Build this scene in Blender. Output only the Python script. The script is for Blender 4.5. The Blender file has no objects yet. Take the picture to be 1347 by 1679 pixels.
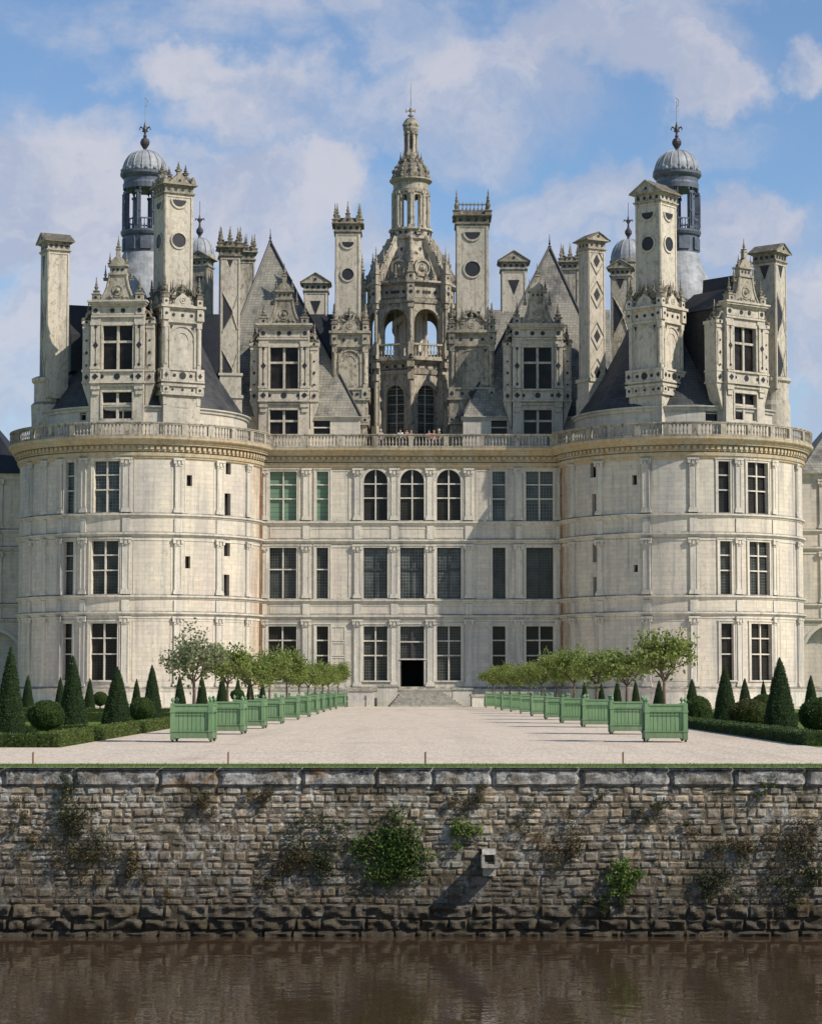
import bpy, bmesh, math, random
from mathutils import Vector, noise
PI=math.pi; R_=math.radians
sin,cos=math.sin,math.cos
SC=bpy.context.scene
COL=SC.collection
rnd=random.Random(7)
# ------------------------------------------------------------------ camera
F=3800.0; PX,PY=673.5,839.5; CZ=1.5; PITCH=math.atan(287.5/F)
def at(x,y,Y):
    u=x-PX; v=PY-y
    dy=F*cos(PITCH)-v*sin(PITCH); dz=F*sin(PITCH)+v*cos(PITCH)
    k=Y/dy
    return Vector((u*k,Y,CZ+dz*k))
def zat(y,Y): return at(PX,y,Y).z
def xat(x,y,Y): return at(x,y,Y).x
cam=bpy.data.cameras.new('camera'); co=bpy.data.objects.new('camera',cam); COL.objects.link(co)
co.location=(0,0,CZ); co.rotation_euler=(PI/2+PITCH,0,0)
cam.sensor_fit='HORIZONTAL'; cam.sensor_width=36; cam.lens=36*F/1347; cam.clip_end=20000; cam.clip_start=.5
SC.camera=co
# ------------------------------------------------------------------ tagging
ORG={}
def tag(o,label=None,cat=None,group=None,kind=None):
    if label: o['label']=label
    if cat: o['category']=cat
    if group: o['group']=group
    if kind: o['kind']=kind
    return o
def empty(name,loc,rz=0,parent=None):
    o=bpy.data.objects.new(name,None); COL.objects.link(o); o.location=loc; o.rotation_euler=(0,0,rz)
    o.empty_display_size=.2
    ORG[o.name]=Vector(loc)
    return o
class MB:
    def __init__(s): s.v=[]; s.f=[]; s.uv=[]; s.col=[]; s.fr=(0,0,0,1,0); s.c=None
    def frame(s,p=(0,0,0),phi=0): s.fr=(p[0],p[1],p[2],cos(phi),sin(phi)); return s
    def P(s,x,y,z):
        ox,oy,oz,c,n=s.fr
        s.v.append((ox+x*c-y*n, oy+x*n+y*c, oz+z)); return len(s.v)-1
    def F(s,idx,uv=None):
        s.f.append(tuple(idx)); s.uv.append(uv); s.col.append(s.c)
    def quad(s,a,b,c,d,uv=None): s.F([s.P(*a),s.P(*b),s.P(*c),s.P(*d)],uv)
    def box(s,x0,x1,y0,y1,z0,z1,tx=0,ty=0):
        b=[s.P(x0,y0,z0),s.P(x1,y0,z0),s.P(x1,y1,z0),s.P(x0,y1,z0),
           s.P(x0+tx,y0+ty,z1),s.P(x1-tx,y0+ty,z1),s.P(x1-tx,y1-ty,z1),s.P(x0+tx,y1-ty,z1)]
        for f in ((0,1,5,4),(1,2,6,5),(2,3,7,6),(3,0,4,7),(4,5,6,7),(3,2,1,0)): s.F([b[i] for i in f])
    def cbox(s,cx,cy,hx,hy,z0,z1,tx=0,ty=0): s.box(cx-hx,cx+hx,cy-hy,cy+hy,z0,z1,tx,ty)
    def prism(s,poly,y0,y1):   # poly in xz, ccw seen from front (-y)
        n=len(poly)
        a=[s.P(x,y0,z) for x,z in poly]; b=[s.P(x,y1,z) for x,z in poly]
        s.F(a); s.F(b[::-1])
        for i in range(n):
            j=(i+1)%n; s.F([a[j],a[i],b[i],b[j]])
    def prismx(s,poly,x0,x1):  # poly in yz
        n=len(poly)
        a=[s.P(x0,y,z) for y,z in poly]; b=[s.P(x1,y,z) for y,z in poly]
        s.F(a[::-1]); s.F(b)
        for i in range(n):
            j=(i+1)%n; s.F([a[i],a[j],b[j],b[i]])
    def lathe(s,prof,cx=0,cy=0,n=12,a0=0,sx=1,arc=2*PI,cap=True):
        full=abs(arc-2*PI)<1e-6; m=n if full else n+1
        rings=[]
        for r,z in prof:
            rings.append([s.P(cx+r*cos(a0+arc*i/n)*sx,cy+r*sin(a0+arc*i/n),z) for i in range(m)])
        for k in range(len(rings)-1):
            for i in range(n):
                j=(i+1)%m
                s.F([rings[k][i],rings[k][j],rings[k+1][j],rings[k+1][i]])
        if cap and full:
            s.F(rings[0][::-1]); s.F(rings[-1])
    def cyl(s,cx,cy,r,z0,z1,n=8,r1=None): s.lathe([(r,z0),(r if r1 is None else r1,z1)],cx,cy,n)
    def disc(s,x,y,z,r,t=.03,n=10,sx=1):   # facing -y, proud by t
        if r<.25: r*=1.22
        a=[s.P(x+r*sx*cos(2*PI*i/n),y-t,z+r*sin(2*PI*i/n)) for i in range(n)]
        b=[s.P(x+r*sx*cos(2*PI*i/n),y,z+r*sin(2*PI*i/n)) for i in range(n)]
        s.F(a)
        for i in range(n):
            j=(i+1)%n; s.F([a[j],a[i],b[i],b[j]])
    def ring(s,x,y,z,r0,r1,t=.06,n=16,a0=0,a1=2*PI):
        pts=[]
        for i in range(n+1):
            a=a0+(a1-a0)*i/n
            pts.append([s.P(x+r*cos(a),yy,z+r*sin(a)) for r,yy in ((r0,y),(r0,y-t),(r1,y-t),(r1,y))])
        for i in range(n):
            p,q=pts[i],pts[i+1]
            for k in range(3): s.F([p[k],q[k],q[k+1],p[k+1]])
    def tube(s,pts,rad,n=6):
        rings=[]
        for i,p in enumerate(pts):
            p=Vector(p); a=Vector(pts[max(i-1,0)]); b=Vector(pts[min(i+1,len(pts)-1)])
            t=(b-a).normalized(); u=t.cross(Vector((0,0,1)))
            if u.length<.1: u=t.cross(Vector((1,0,0)))
            u.normalize(); w=t.cross(u)
            r=rad[i] if isinstance(rad,(list,tuple)) else rad
            rings.append([s.P(*(p+(u*cos(2*PI*k/n)+w*sin(2*PI*k/n))*r)) for k in range(n)])
        for i in range(len(rings)-1):
            for k in range(n):
                j=(k+1)%n; s.F([rings[i][k],rings[i][j],rings[i+1][j],rings[i+1][k]])
        s.F(rings[0][::-1]); s.F(rings[-1])
    def ball(s,x,y,z,r,n=8,sz=1):
        s.lathe([(r*sin(PI*k/6)+.001,z-r*sz*cos(PI*k/6)) for k in range(7)],x,y,n)
    def leaf(s,p,sz,r,up=0,lean=None,asp=.55):
        d=Vector((r.gauss(0,1),r.gauss(0,1),r.gauss(0,1)+up))
        if lean is not None: d+=lean
        d.normalize()
        q=Vector((r.gauss(0,1),r.gauss(0,1),r.gauss(0,1))); q=(q-q.dot(d)*d).normalized()
        a=p; c=p+d*sz; m=p+d*sz*.5; w=q*sz*asp*.5
        s.F([s.P(*a),s.P(*(m+w)),s.P(*c),s.P(*(m-w))])
    def build(s,name,mat,parent=None,smooth=False,origin=None,weld=False):
        me=bpy.data.meshes.new(name)
        if not s.v: return None
        if origin is None:
            xs=[p[0] for p in s.v]; ys=[p[1] for p in s.v]; zs=[p[2] for p in s.v]
            c=Vector(((min(xs)+max(xs))/2,(min(ys)+max(ys))/2,min(zs)))
        else: c=Vector(origin)
        me.from_pydata([(p[0]-c.x,p[1]-c.y,p[2]-c.z) for p in s.v],[],s.f)
        if any(u is not None for u in s.uv):
            l=me.uv_layers.new(name='UVMap'); k=0
            dat=[]
            for f,u in zip(s.f,s.uv):
                for i in range(len(f)):
                    dat+= [u[i][0],u[i][1]] if u else [s.v[f[i]][0]+s.v[f[i]][1],s.v[f[i]][2]]
            l.data.foreach_set('uv',dat)
        if any(cc is not None for cc in s.col):
            at_=me.attributes.new('tint','FLOAT_COLOR','FACE')
            dat=[]
            for cc in s.col: dat+= list(cc) if cc else [.5,.5,.5,1]
            at_.data.foreach_set('color',dat)
        if smooth: me.polygons.foreach_set('use_smooth',[True]*len(me.polygons))
        me.materials.append(mat); me.validate(); me.update()
        o=bpy.data.objects.new(name,me); COL.objects.link(o)
        if parent is not None:
            o.parent=parent; o.location=c-ORG[parent.name]
        else: o.location=c
        ORG[o.name]=c
        return o
def copy_tree(o,parent=None):
    c=o.copy(); COL.objects.link(c)
    if parent is not None: c.parent=parent
    for ch in list(o.children): copy_tree(ch,c)
    return c
# ------------------------------------------------------------------ materials
def newmat(name):
    m=bpy.data.materials.new(name); m.use_nodes=True; nt=m.node_tree; nt.nodes.clear()
    out=nt.nodes.new('ShaderNodeOutputMaterial'); b=nt.nodes.new('ShaderNodeBsdfPrincipled')
    nt.links.new(b.outputs[0],out.inputs[0])
    return m,nt,b
class G:
    def __init__(s,nt): s.nt=nt
    def n(s,t,**k):
        o=s.nt.nodes.new(t)
        for a,b in k.items(): setattr(o,a,b)
        return o
    def l(s,a,b): s.nt.links.new(a,b)
    def pos(s): return s.n('ShaderNodeNewGeometry').outputs['Position']
    def uv(s): return s.n('ShaderNodeUVMap').outputs[0]
    def scale(s,v,sc):
        m=s.n('ShaderNodeVectorMath',operation='MULTIPLY'); s.l(v,m.inputs[0]); m.inputs[1].default_value=sc; return m.outputs[0]
    def add(s,v,w):
        m=s.n('ShaderNodeVectorMath',operation='ADD'); s.l(v,m.inputs[0])
        if isinstance(w,tuple): m.inputs[1].default_value=w
        else: s.l(w,m.inputs[1])
        return m.outputs[0]
    def noise(s,v,sc,det=6,rough=.6,dist=0):
        m=s.n('ShaderNodeTexNoise'); s.l(v,m.inputs['Vector']); m.inputs['Scale'].default_value=sc
        m.inputs['Detail'].default_value=det; m.inputs['Roughness'].default_value=rough; m.inputs['Distortion'].default_value=dist
        return m.outputs[0]
    def ramp(s,v,a,b,lo=0,hi=1,smooth=False):
        m=s.n('ShaderNodeMapRange'); 
        if smooth: m.interpolation_type='SMOOTHSTEP'
        s.l(v,m.inputs[0]); m.inputs[1].default_value=a; m.inputs[2].default_value=b; m.inputs[3].default_value=lo; m.inputs[4].default_value=hi
        m.clamp=True
        return m.outputs[0]
    def math(s,op,a,b=None):
        m=s.n('ShaderNodeMath',operation=op)
        for i,x in enumerate((a,b)):
            if x is None: continue
            if isinstance(x,(int,float)): m.inputs[i].default_value=x
            else: s.l(x,m.inputs[i])
        return m.outputs[0]
    def mix(s,f,a,b,mode='MIX'):
        m=s.n('ShaderNodeMix',data_type='RGBA',blend_type=mode)
        for i,x in ((0,f),(6,a),(7,b)):
            if isinstance(x,(int,float)): m.inputs[i].default_value=x
            elif isinstance(x,tuple): m.inputs[i].default_value=(x[0],x[1],x[2],1)
            else: s.l(x,m.inputs[i])
        return m.outputs[2]
    def bump(s,h,b,st=.3,d=.05,prev=None):
        m=s.n('ShaderNodeBump'); m.inputs['Strength'].default_value=st; m.inputs['Distance'].default_value=d
        s.l(h,m.inputs['Height'])
        if prev is not None: s.l(prev,m.inputs['Normal'])
        s.l(m.outputs[0],b.inputs['Normal']); return m.outputs[0]
def rough(b,r,spec=.3):
    b.inputs['Roughness'].default_value=r; b.inputs['Specular IOR Level'].default_value=spec
def stone(name,base=(.685,.615,.495),grey=(.385,.38,.38),amt=.68,brick=True,ochre=0,lichen=.37,bs=.35,ledge=.8):
    m,nt,b=newmat(name); g=G(nt); p=g.pos(); rough(b,.85,.2)
    big=g.noise(g.scale(p,(1,1,.35)),.16,5,.62)
    st=g.noise(g.scale(p,(1.1,1.1,.09)),1.1,5,.65)
    fine=g.noise(p,3.2,8,.7)
    col=g.mix(g.ramp(fine,.3,.7),tuple(c*.88 for c in base),tuple(min(1,c*1.08) for c in base))
    w=g.math('MULTIPLY',g.ramp(big,.42,.68,0,1),amt)
    col=g.mix(w,col,grey)
    st2=g.noise(g.scale(p,(2.6,2.6,.13)),1.0,6,.7)
    col=g.mix(g.math('MULTIPLY',g.ramp(st2,.54,.68,0,1),amt*.75),col,tuple(c*.62 for c in grey))
    w2=g.math('MULTIPLY',g.ramp(st,.50,.72,0,1),amt*.8)
    col=g.mix(w2,col,tuple(c*.72 for c in grey))
    l1=g.noise(p,1.7,9,.78,.4)
    w3=g.math('MULTIPLY',g.ramp(l1,.56,.66,0,1),lichen)
    col=g.mix(w3,col,(.16,.145,.11))
    if ochre:
        o1=g.noise(g.scale(p,(1,1,.5)),.45,6,.7)
        col=g.mix(g.math('MULTIPLY',g.ramp(o1,.36,.56,0,1),ochre),col,(.50,.33,.15))
    ns=g.n('ShaderNodeSeparateXYZ'); g.l(g.n('ShaderNodeNewGeometry').outputs['True Normal'],ns.inputs[0])
    led=g.math('MULTIPLY',g.ramp(ns.outputs[2],.25,.7,0,1),g.ramp(g.noise(p,2.3,4,.6),.3,.55,.45,1))
    col=g.mix(g.math('MULTIPLY',led,ledge),col,(.075,.068,.055))   # dark crust and moss that grows on ledges
    if lichen>.39:
        l2=g.noise(g.scale(p,(1,1,.6)),3.1,8,.75,.5)
        col=g.mix(g.math('MULTIPLY',g.ramp(l2,.53,.60,0,1),lichen*.8),col,(.10,.092,.07))
        col=g.mix(g.math('MULTIPLY',g.ramp(l2,.44,.38,0,1),.35),col,(.66,.62,.53))
    if brick:   # rust and damp that ran down beside the two downpipes
        sx=g.n('ShaderNodeSeparateXYZ'); g.l(p,sx.inputs[0])
        dx=g.math('ABSOLUTE',g.math('SUBTRACT',g.math('ABSOLUTE',sx.outputs[0]),12.1))
        rs=g.math('MULTIPLY',g.ramp(dx,.25,1.3,1,0),g.ramp(g.noise(g.scale(p,(1.5,1.5,.3)),1.2,6,.7),.38,.6,0,.75))
        col=g.mix(rs,col,(.36,.22,.11))
        pk=g.noise(g.scale(p,(1,1,.6)),.35,5,.6); col=g.mix(g.ramp(pk,.5,.7,0,.28),col,(.60,.46,.40))
    h=fine
    if brick:
        br=g.n('ShaderNodeTexBrick'); g.l(g.uv(),br.inputs['Vector'])
        br.inputs['Scale'].default_value=1; br.inputs['Mortar Size'].default_value=.014; br.inputs['Mortar Smooth'].default_value=.4
        br.inputs['Brick Width'].default_value=.82; br.inputs['Row Height'].default_value=bs; br.inputs['Bias'].default_value=0
        br.inputs['Color1'].default_value=(1.03,1.0,.95,1); br.inputs['Color2'].default_value=(.87,.86,.85,1); br.inputs['Mortar'].default_value=(.68,.66,.62,1)
        col=g.mix(.85,col,br.outputs[0],'MULTIPLY')
        g.bump(br.outputs[1],b,-.25,.02)
        nb=g.bump(fine,b,.22,.06)
    else: g.bump(g.math('ADD',fine,g.noise(p,11,4,.6)),b,.45,.07)
    g.l(col,b.inputs['Base Color'])
    return m
M={}
M['wall']=stone('limestone_ashlar')
M['towerwall']=M['wall']
M['trim']=stone('limestone_trim',(.70,.635,.52),(.31,.30,.29),.75,False,0,.39)
M['orn']=stone('limestone_ornament',(.62,.545,.43),(.30,.275,.24),.6,False,0,.5)
M['oldorn']=stone('limestone_weathered',(.49,.43,.33),(.18,.16,.13),.85,False,0,.95)
M['crust']=stone('dark_crusted_stone',(.34,.295,.22),(.13,.115,.09),.85,False,0,.95)
M['capdark']=stone('cap_stone_lichen',(.24,.205,.155),(.12,.105,.08),.7,False,0,.8)
M['cornice']=stone('limestone_stained',(.57,.49,.35),(.30,.27,.21),.5,False,.5,.4)
M['copingst']=stone('steps_stone',(.46,.41,.33),(.24,.23,.2),.7,False,.0,.5)
def simple(name,col,r=.6,spec=.4,var=.25,sc=2,bump=.1,metal=0):
    m,nt,b=newmat(name); g=G(nt); p=g.pos(); rough(b,r,spec); b.inputs['Metallic'].default_value=metal
    n=g.noise(p,sc,6,.65)
    g.l(g.mix(g.ramp(n,.3,.7),tuple(c*(1-var) for c in col),tuple(c*(1+var) for c in col)),b.inputs['Base Color'])
    if bump: g.bump(n,b,bump,.05)
    return m
def slate(name,base,lich,amt):
    m,nt,b=newmat(name); g=G(nt); p=g.pos(); rough(b,.6,.3)
    br=g.n('ShaderNodeTexBrick'); 
    sx=g.n('ShaderNodeSeparateXYZ'); g.l(p,sx.inputs[0]); cx=g.n('ShaderNodeCombineXYZ')
    g.l(g.math('ADD',sx.outputs[0],sx.outputs[1]),cx.inputs[0]); g.l(sx.outputs[2],cx.inputs[1]); g.l(cx.outputs[0],br.inputs['Vector'])
    br.inputs['Scale'].default_value=1; br.inputs['Brick Width'].default_value=.3; br.inputs['Row Height'].default_value=.24
    br.inputs['Mortar Size'].default_value=.02
    br.inputs['Color1'].default_value=(1,1,1,1); br.inputs['Color2'].default_value=(.72,.74,.76,1); br.inputs['Mortar'].default_value=(.45,.45,.45,1)
    n=g.noise(p,.9,8,.72); n2=g.noise(g.scale(p,(1,1,.3)),.35,5,.6)
    col=g.mix(g.math('MULTIPLY',g.ramp(g.math('ADD',g.math('MULTIPLY',n,.5),g.math('MULTIPLY',n2,.5)),.38,.54,0,1),amt),base,lich)
    col=g.mix(.9,col,br.outputs[0],'MULTIPLY')
    g.l(col,b.inputs['Base Color']); g.bump(br.outputs[1],b,-.4,.03)
    return m
M['slate']=slate('roof_slate',(.075,.077,.078),(.34,.31,.245),.95)
M['slateconeshade']=slate('roof_slate_cone_shade',(.017,.021,.031),(.13,.125,.11),.45)  # shade on the cone roofs is put into this near-black base
M['slateshade']=slate('roof_slate_shade',(.013,.016,.024),(.04,.04,.04),.5)  # shaded copy of the roof slate: shade put into its colour
M['inlay']=simple('slate_inlay',(.022,.022,.026),.5,.4)
M['lead']=simple('lead_sheet',(.095,.11,.14),.5,.45,.45,1.6,.15,.1)
M['leadlight']=simple('lead_weathered',(.27,.28,.29),.6,.35,.4,1.4,.2,.05)
M['iron']=simple('iron_dark',(.045,.035,.04),.5,.5)
M['rust']=simple('rusty_downpipe',(.22,.12,.06),.7,.3,.5,1.5)
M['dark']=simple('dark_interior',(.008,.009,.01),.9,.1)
def paintmat():
    m,nt,b=newmat('green_paint'); g=G(nt); p=g.pos(); rough(b,.6,.3)
    sr=g.noise(g.scale(p,(.37,.37,.0)),1,1,.5); n=g.noise(p,9,7,.7); n2=g.noise(g.scale(p,(6,6,1.2)),1.5,6,.7)
    sx=g.n('ShaderNodeSeparateXYZ'); g.l(p,sx.inputs[0])
    col=g.mix(g.ramp(sr,.35,.65),(.135,.24,.11),(.20,.305,.155))
    col=g.mix(g.ramp(n2,.45,.7,0,.55),col,(.075,.155,.08))
    col=g.mix(g.ramp(n,.62,.68,0,.7),col,(.30,.31,.24))
    col=g.mix(g.math('MULTIPLY',g.ramp(sx.outputs[2],.05,.4,1,0),g.ramp(n,.35,.6,.2,.8)),col,(.12,.12,.075))
    g.l(col,b.inputs['Base Color']); g.bump(n,b,.15,.01); return m
M['greenpaint']=paintmat()
M['bark']=simple('bark',(.16,.11,.08),.9,.1,.4,9,.5)
M['soil']=simple('soil',(.07,.05,.035),.95,.1)
def panemat(name,a,b_,line,grid,gr=(.2,.2),refl=.28):
    m,nt,b=newmat(name); g=G(nt); rough(b,.12,refl)
    p=g.pos(); n=g.noise(p,.8,4,.6)
    col=g.mix(g.ramp(n,.4,.62),a,b_)
    if grid:
        br=g.n('ShaderNodeTexBrick'); br.offset=0; g.l(g.uv(),br.inputs['Vector']); br.inputs['Scale'].default_value=1
        br.inputs['Brick Width'].default_value=gr[0]; br.inputs['Row Height'].default_value=gr[1]; br.inputs['Mortar Size'].default_value=.022
        br.inputs['Mortar Smooth'].default_value=.2
        f=g.math('MULTIPLY',br.outputs[1],g.ramp(g.noise(p,.55,3,.6),.35,.6,.25,1))
        col=g.mix(f,col,line)
        g.l(g.ramp(br.outputs[1],0,1,.12,.7),b.inputs['Roughness'])
    g.l(col,b.inputs['Base Color'])
    wn=g.noise(p,3.0,2,.5); g.bump(wn,b,.06,.05)
    return m
M['glass']=panemat('window_glass_leaded',(.012,.013,.012),(.042,.046,.042),(.10,.10,.085),True,(.22,.23))
M['glassdark']=panemat('window_glass_dark',(.010,.009,.008),(.022,.019,.016),(.036,.032,.027),True,(.22,.23),.2)
M['glasslight']=panemat('window_glass_pale',(.022,.027,.028),(.075,.088,.085),(.17,.175,.155),True,(.24,.26),.3)
M['glassopen']=panemat('window_glass_plain',(.010,.008,.007),(.03,.022,.018),(.05,.045,.04),False,(1,1),.15)
def shutter():
    m,nt,b=newmat('green_shutter'); g=G(nt); rough(b,.6,.3)
    s=g.n('ShaderNodeSeparateXYZ'); g.l(g.pos(),s.inputs[0])
    w=g.math('FRACT',g.math('MULTIPLY',s.outputs[2],2.6))
    f=g.ramp(w,.0,.2)
    g.l(g.mix(f,(.06,.10,.07),(.14,.225,.15)),b.inputs['Base Color']); return m
M['shutter']=shutter()
def leafmat(name,a,b_,tr=.25):
    m,nt,b=newmat(name); g=G(nt); rough(b,.55,.25)
    r=g.n('ShaderNodeNewGeometry').outputs['Random Per Island']
    n=g.noise(g.pos(),2.2,3,.6)
    f=g.math('ADD',g.math('MULTIPLY',r,.55),g.math('MULTIPLY',g.ramp(n,.3,.7),.45))
    lc=g.mix(f,a,b_)
    if name.startswith(('yew','box')):
        bn=g.noise(g.pos(),1.3,5,.7); lc=g.mix(g.ramp(bn,.60,.70,0,.6),lc,(.11,.075,.03)); lc=g.mix(g.ramp(bn,.40,.30,0,.6),lc,(.09,.15,.04))
    g.l(lc,b.inputs['Base Color'])
    if tr:
        t=g.n('ShaderNodeBsdfTranslucent'); g.l(g.mix(f,tuple(c*1.3 for c in a),tuple(c*1.5 for c in b_)),t.inputs[0])
        mx=g.n('ShaderNodeMixShader'); mx.inputs[0].default_value=tr
        g.l(b.outputs[0],mx.inputs[1]); g.l(t.outputs[0],mx.inputs[2])
        g.l(mx.outputs[0],[n_ for n_ in nt.nodes if n_.type=='OUTPUT_MATERIAL'][0].inputs[0])
    return m
M['yew']=leafmat('yew_leaf',(.018,.034,.011),(.07,.105,.032),.12)
M['yewcore']=simple('yew_core',(.016,.028,.011),.9,.1,.3,8,.6)
M['boxleaf']=leafmat('box_leaf',(.05,.08,.015),(.14,.17,.035),.2)
M['boxdark']=leafmat('box_leaf_dark',(.02,.045,.012),(.07,.11,.025),.15)
M['boxcore']=simple('hedge_core',(.03,.045,.012),.9,.1,.3,8,.6)
M['brownball']=leafmat('brown_leaf',(.045,.035,.012),(.10,.085,.025),.15)
M['citrus']=leafmat('orange_tree_leaf',(.06,.10,.02),(.30,.34,.09),.4)
M['citruspale']=leafmat('orange_tree_leaf_sparse',(.055,.085,.035),(.32,.33,.17),.35)
M['weed']=leafmat('weed_leaf',(.03,.06,.012),(.10,.16,.03),.25)
M['weedbright']=leafmat('weed_leaf_bright',(.06,.11,.02),(.17,.25,.05),.25)
M['weeddry']=leafmat('weed_dry',(.05,.045,.018),(.13,.10,.045),.2)
M['weeddark']=leafmat('weed_dark',(.022,.035,.012),(.06,.07,.025),.2)
M['grassblade']=leafmat('grass_blade',(.07,.12,.015),(.17,.25,.045),.3)
def gravel():
    m,nt,b=newmat('gravel'); g=G(nt); p=g.pos(); rough(b,.95,.1)
    v=g.n('ShaderNodeTexVoronoi'); g.l(p,v.inputs['Vector']); v.inputs['Scale'].default_value=11
    n=g.noise(p,3.2,9,.85); n2=g.noise(p,.25,4,.6)
    col=g.mix(g.ramp(n,.36,.64),(.33,.255,.18),(.80,.69,.55))
    col=g.mix(.5,col,g.mix(g.ramp(v.outputs['Color'],.1,.9),(.40,.32,.235),(.74,.64,.52)))
    col=g.mix(g.ramp(n2,.4,.7,0,.3),col,(.45,.39,.32))
    tr=g.noise(g.scale(p,(1,.05,1)),.9,6,.65); col=g.mix(g.ramp(tr,.5,.68,0,.38),col,(.36,.30,.23))
    pt=g.noise(p,.5,7,.7); col=g.mix(g.ramp(pt,.56,.68,0,.4),col,(.33,.27,.2))
    g.l(col,b.inputs['Base Color']); g.bump(v.outputs[0],b,.8,.03); return m
M['gravel']=gravel()
M['grass']=simple('lawn',(.09,.14,.028),.95,.1,.35,3,.4)
M['path']=simple('pale_path',(.6,.53,.44),.95,.1,.15,4,.2)
# ------------------------------------------------------------------ world and sun
EL,AZ=R_(41),R_(120)
sdir=Vector((cos(EL)*sin(AZ),cos(EL)*cos(AZ),sin(EL)))
sl=bpy.data.lights.new('sun','SUN'); sl.energy=4.9; sl.angle=R_(.5); sl.color=(1,.93,.83)
so=bpy.data.objects.new('sun',sl); COL.objects.link(so); so.rotation_euler=sdir.to_track_quat('Z','Y').to_euler(); so.location=(60,-20,60)
w=bpy.data.worlds.new('World'); SC.world=w; w.use_nodes=True
nt=w.node_tree; nt.nodes.clear(); g=G(nt)
out=g.n('ShaderNodeOutputWorld'); bg=g.n('ShaderNodeBackground'); g.l(bg.outputs[0],out.inputs[0]); bg.inputs[1].default_value=.10
sky=g.n('ShaderNodeTexSky',sky_type='NISHITA'); sky.sun_disc=False; sky.sun_elevation=EL; sky.sun_rotation=AZ
sky.air_density=1.0; sky.dust_density=.4; sky.ozone_density=2.2
d=g.n('ShaderNodeTexCoord').outputs['Generated']
def pdir(x,y): return (at(x,y,100)-Vector((0,0,CZ))).normalized()
nz=g.n('ShaderNodeTexNoise'); g.l(d,nz.inputs['Vector']); nz.inputs['Scale'].default_value=14; nz.inputs['Detail'].default_value=8; nz.inputs['Roughness'].default_value=.58
off=g.scale(g.add(nz.outputs['Color'],(-.5,-.5,-.5)),(.11,.11,.10))
dd=g.add(d,off)
blobs=[(70,330,230,150,1),(20,240,90,60,.9),(300,105,170,70,.8),(430,170,170,120,.8),(420,330,250,90,.85),(560,300,110,70,.9),(800,150,220,120,.75),(1000,70,260,75,.85),(1130,130,140,70,1),
 (950,340,190,75,.8),(1180,390,190,65,.9),(1320,560,130,110,.8),(640,60,150,60,.5),(1340,100,50,45,.7),(620,190,200,90,.55),(700,480,900,110,.6),(200,520,300,110,.75),(300,290,120,50,.7),(1180,250,160,60,.3),(760,215,170,80,.6),(520,430,260,90,.7),(900,440,220,80,.7),(-20,620,170,170,.75),(1345,700,120,120,.7),(120,80,70,40,.25)]
cur=None
for x,y,rx,ry,a in blobs:
    c=pdir(x,y)
    t=g.add(dd,(-c.x,-c.y,-c.z)); t=g.scale(t,(F/rx,2,F/ry))
    ln=g.n('ShaderNodeVectorMath',operation='LENGTH'); g.l(t,ln.inputs[0])
    k=g.ramp(ln.outputs['Value'],.45,1.3,a,0,True)
    cur=k if cur is None else g.math('MAXIMUM',cur,k)
# elsewhere in the sky: scattered clouds so that reflections and side views have them too
gen=g.noise(g.scale(d,(1,1,2.2)),2.6,8,.6)
cm=g.math('MAXIMUM',cur,g.math('MULTIPLY',g.ramp(gen,.52,.68,0,.8,True),g.ramp(g.noise(d,0.9,1,.5),0,1,.9,1)))
sep=g.n('ShaderNodeSeparateXYZ'); g.l(d,sep.inputs[0])
nb=g.noise(dd,22,7,.6)
fac=g.math('MULTIPLY',g.ramp(g.math('ADD',cm,g.math('MULTIPLY',g.math('SUBTRACT',nb,.5),1.1)),.02,1.02,0,1,True),.88)
lum=g.ramp(g.math('ADD',g.math('MULTIPLY',g.noise(g.scale(dd,(1,1,1.6)),15,7,.6),.75),g.math('MULTIPLY',nb,.25)),.40,.60,0,1,True)
ccol=g.mix(lum,(4.4,4.85,6.2),(6.3,6.25,6.9))
skyc=g.mix(1.0,sky.outputs[0],(1.10,1.22,1.35),'MULTIPLY')
g.l(g.mix(fac,skyc,ccol),bg.inputs[0])
SC.view_settings.view_transform='Standard'; SC.view_settings.look='None'; SC.view_settings.exposure=0; SC.view_settings.gamma=1
SC.render.engine='CYCLES'
# ------------------------------------------------------------------ ground, water
WY=43.85; WZ=-3.15   # moat wall face and water level
def sheet(name,mat,x0,x1,y0,y1,z,**k):
    m=MB(); m.quad((x0,y0,z),(x1,y0,z),(x1,y1,z),(x0,y1,z)); o=m.build(name,mat); tag(o,kind='structure',**k); return o
m=MB(); m.quad((-4000,WY+.6,-.008),(4000,WY+.6,-.008),(4000,9000,-.008),(-4000,9000,-.008)); tag(m.build('ground',M['grass']),kind='structure')
sheet('gravel_court',M['gravel'],-8.75,10.15,45.5,182,0.0)
sheet('gravel_path',M['gravel'],-60,60,45.5,57.9,0.004)
sheet('pale_path',M['path'],-60,-10.4,104,117,0.0)
sheet('pale_path',M['path'],11.6,60,104,117,0.0)
sheet('terrace_path',M['gravel'],-60,60,158,181,0.008)
def water():
    m,nt,b=newmat('moat_water'); g=G(nt); p=g.pos()
    b.inputs['Base Color'].default_value=(.056,.036,.021,1); rough(b,.02,.6); b.inputs['IOR'].default_value=1.33
    n=g.noise(g.scale(p,(.8,1,1)),1.5,2,.5,.4); n2=g.noise(g.scale(p,(.8,1,1)),4.2,2,.5)
    g.bump(g.math('ADD',n,g.math('MULTIPLY',g.math('MULTIPLY',n2,.50),g.ramp(g.noise(p,.35,3,.5),.35,.6,.2,1.2))),b,.09,.10)
    return m
m=MB(); m.quad((-400,12,WZ),(400,12,WZ),(400,WY+.3,WZ),(-400,WY+.3,WZ)); tag(m.build('water',water()),kind='structure')
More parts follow.
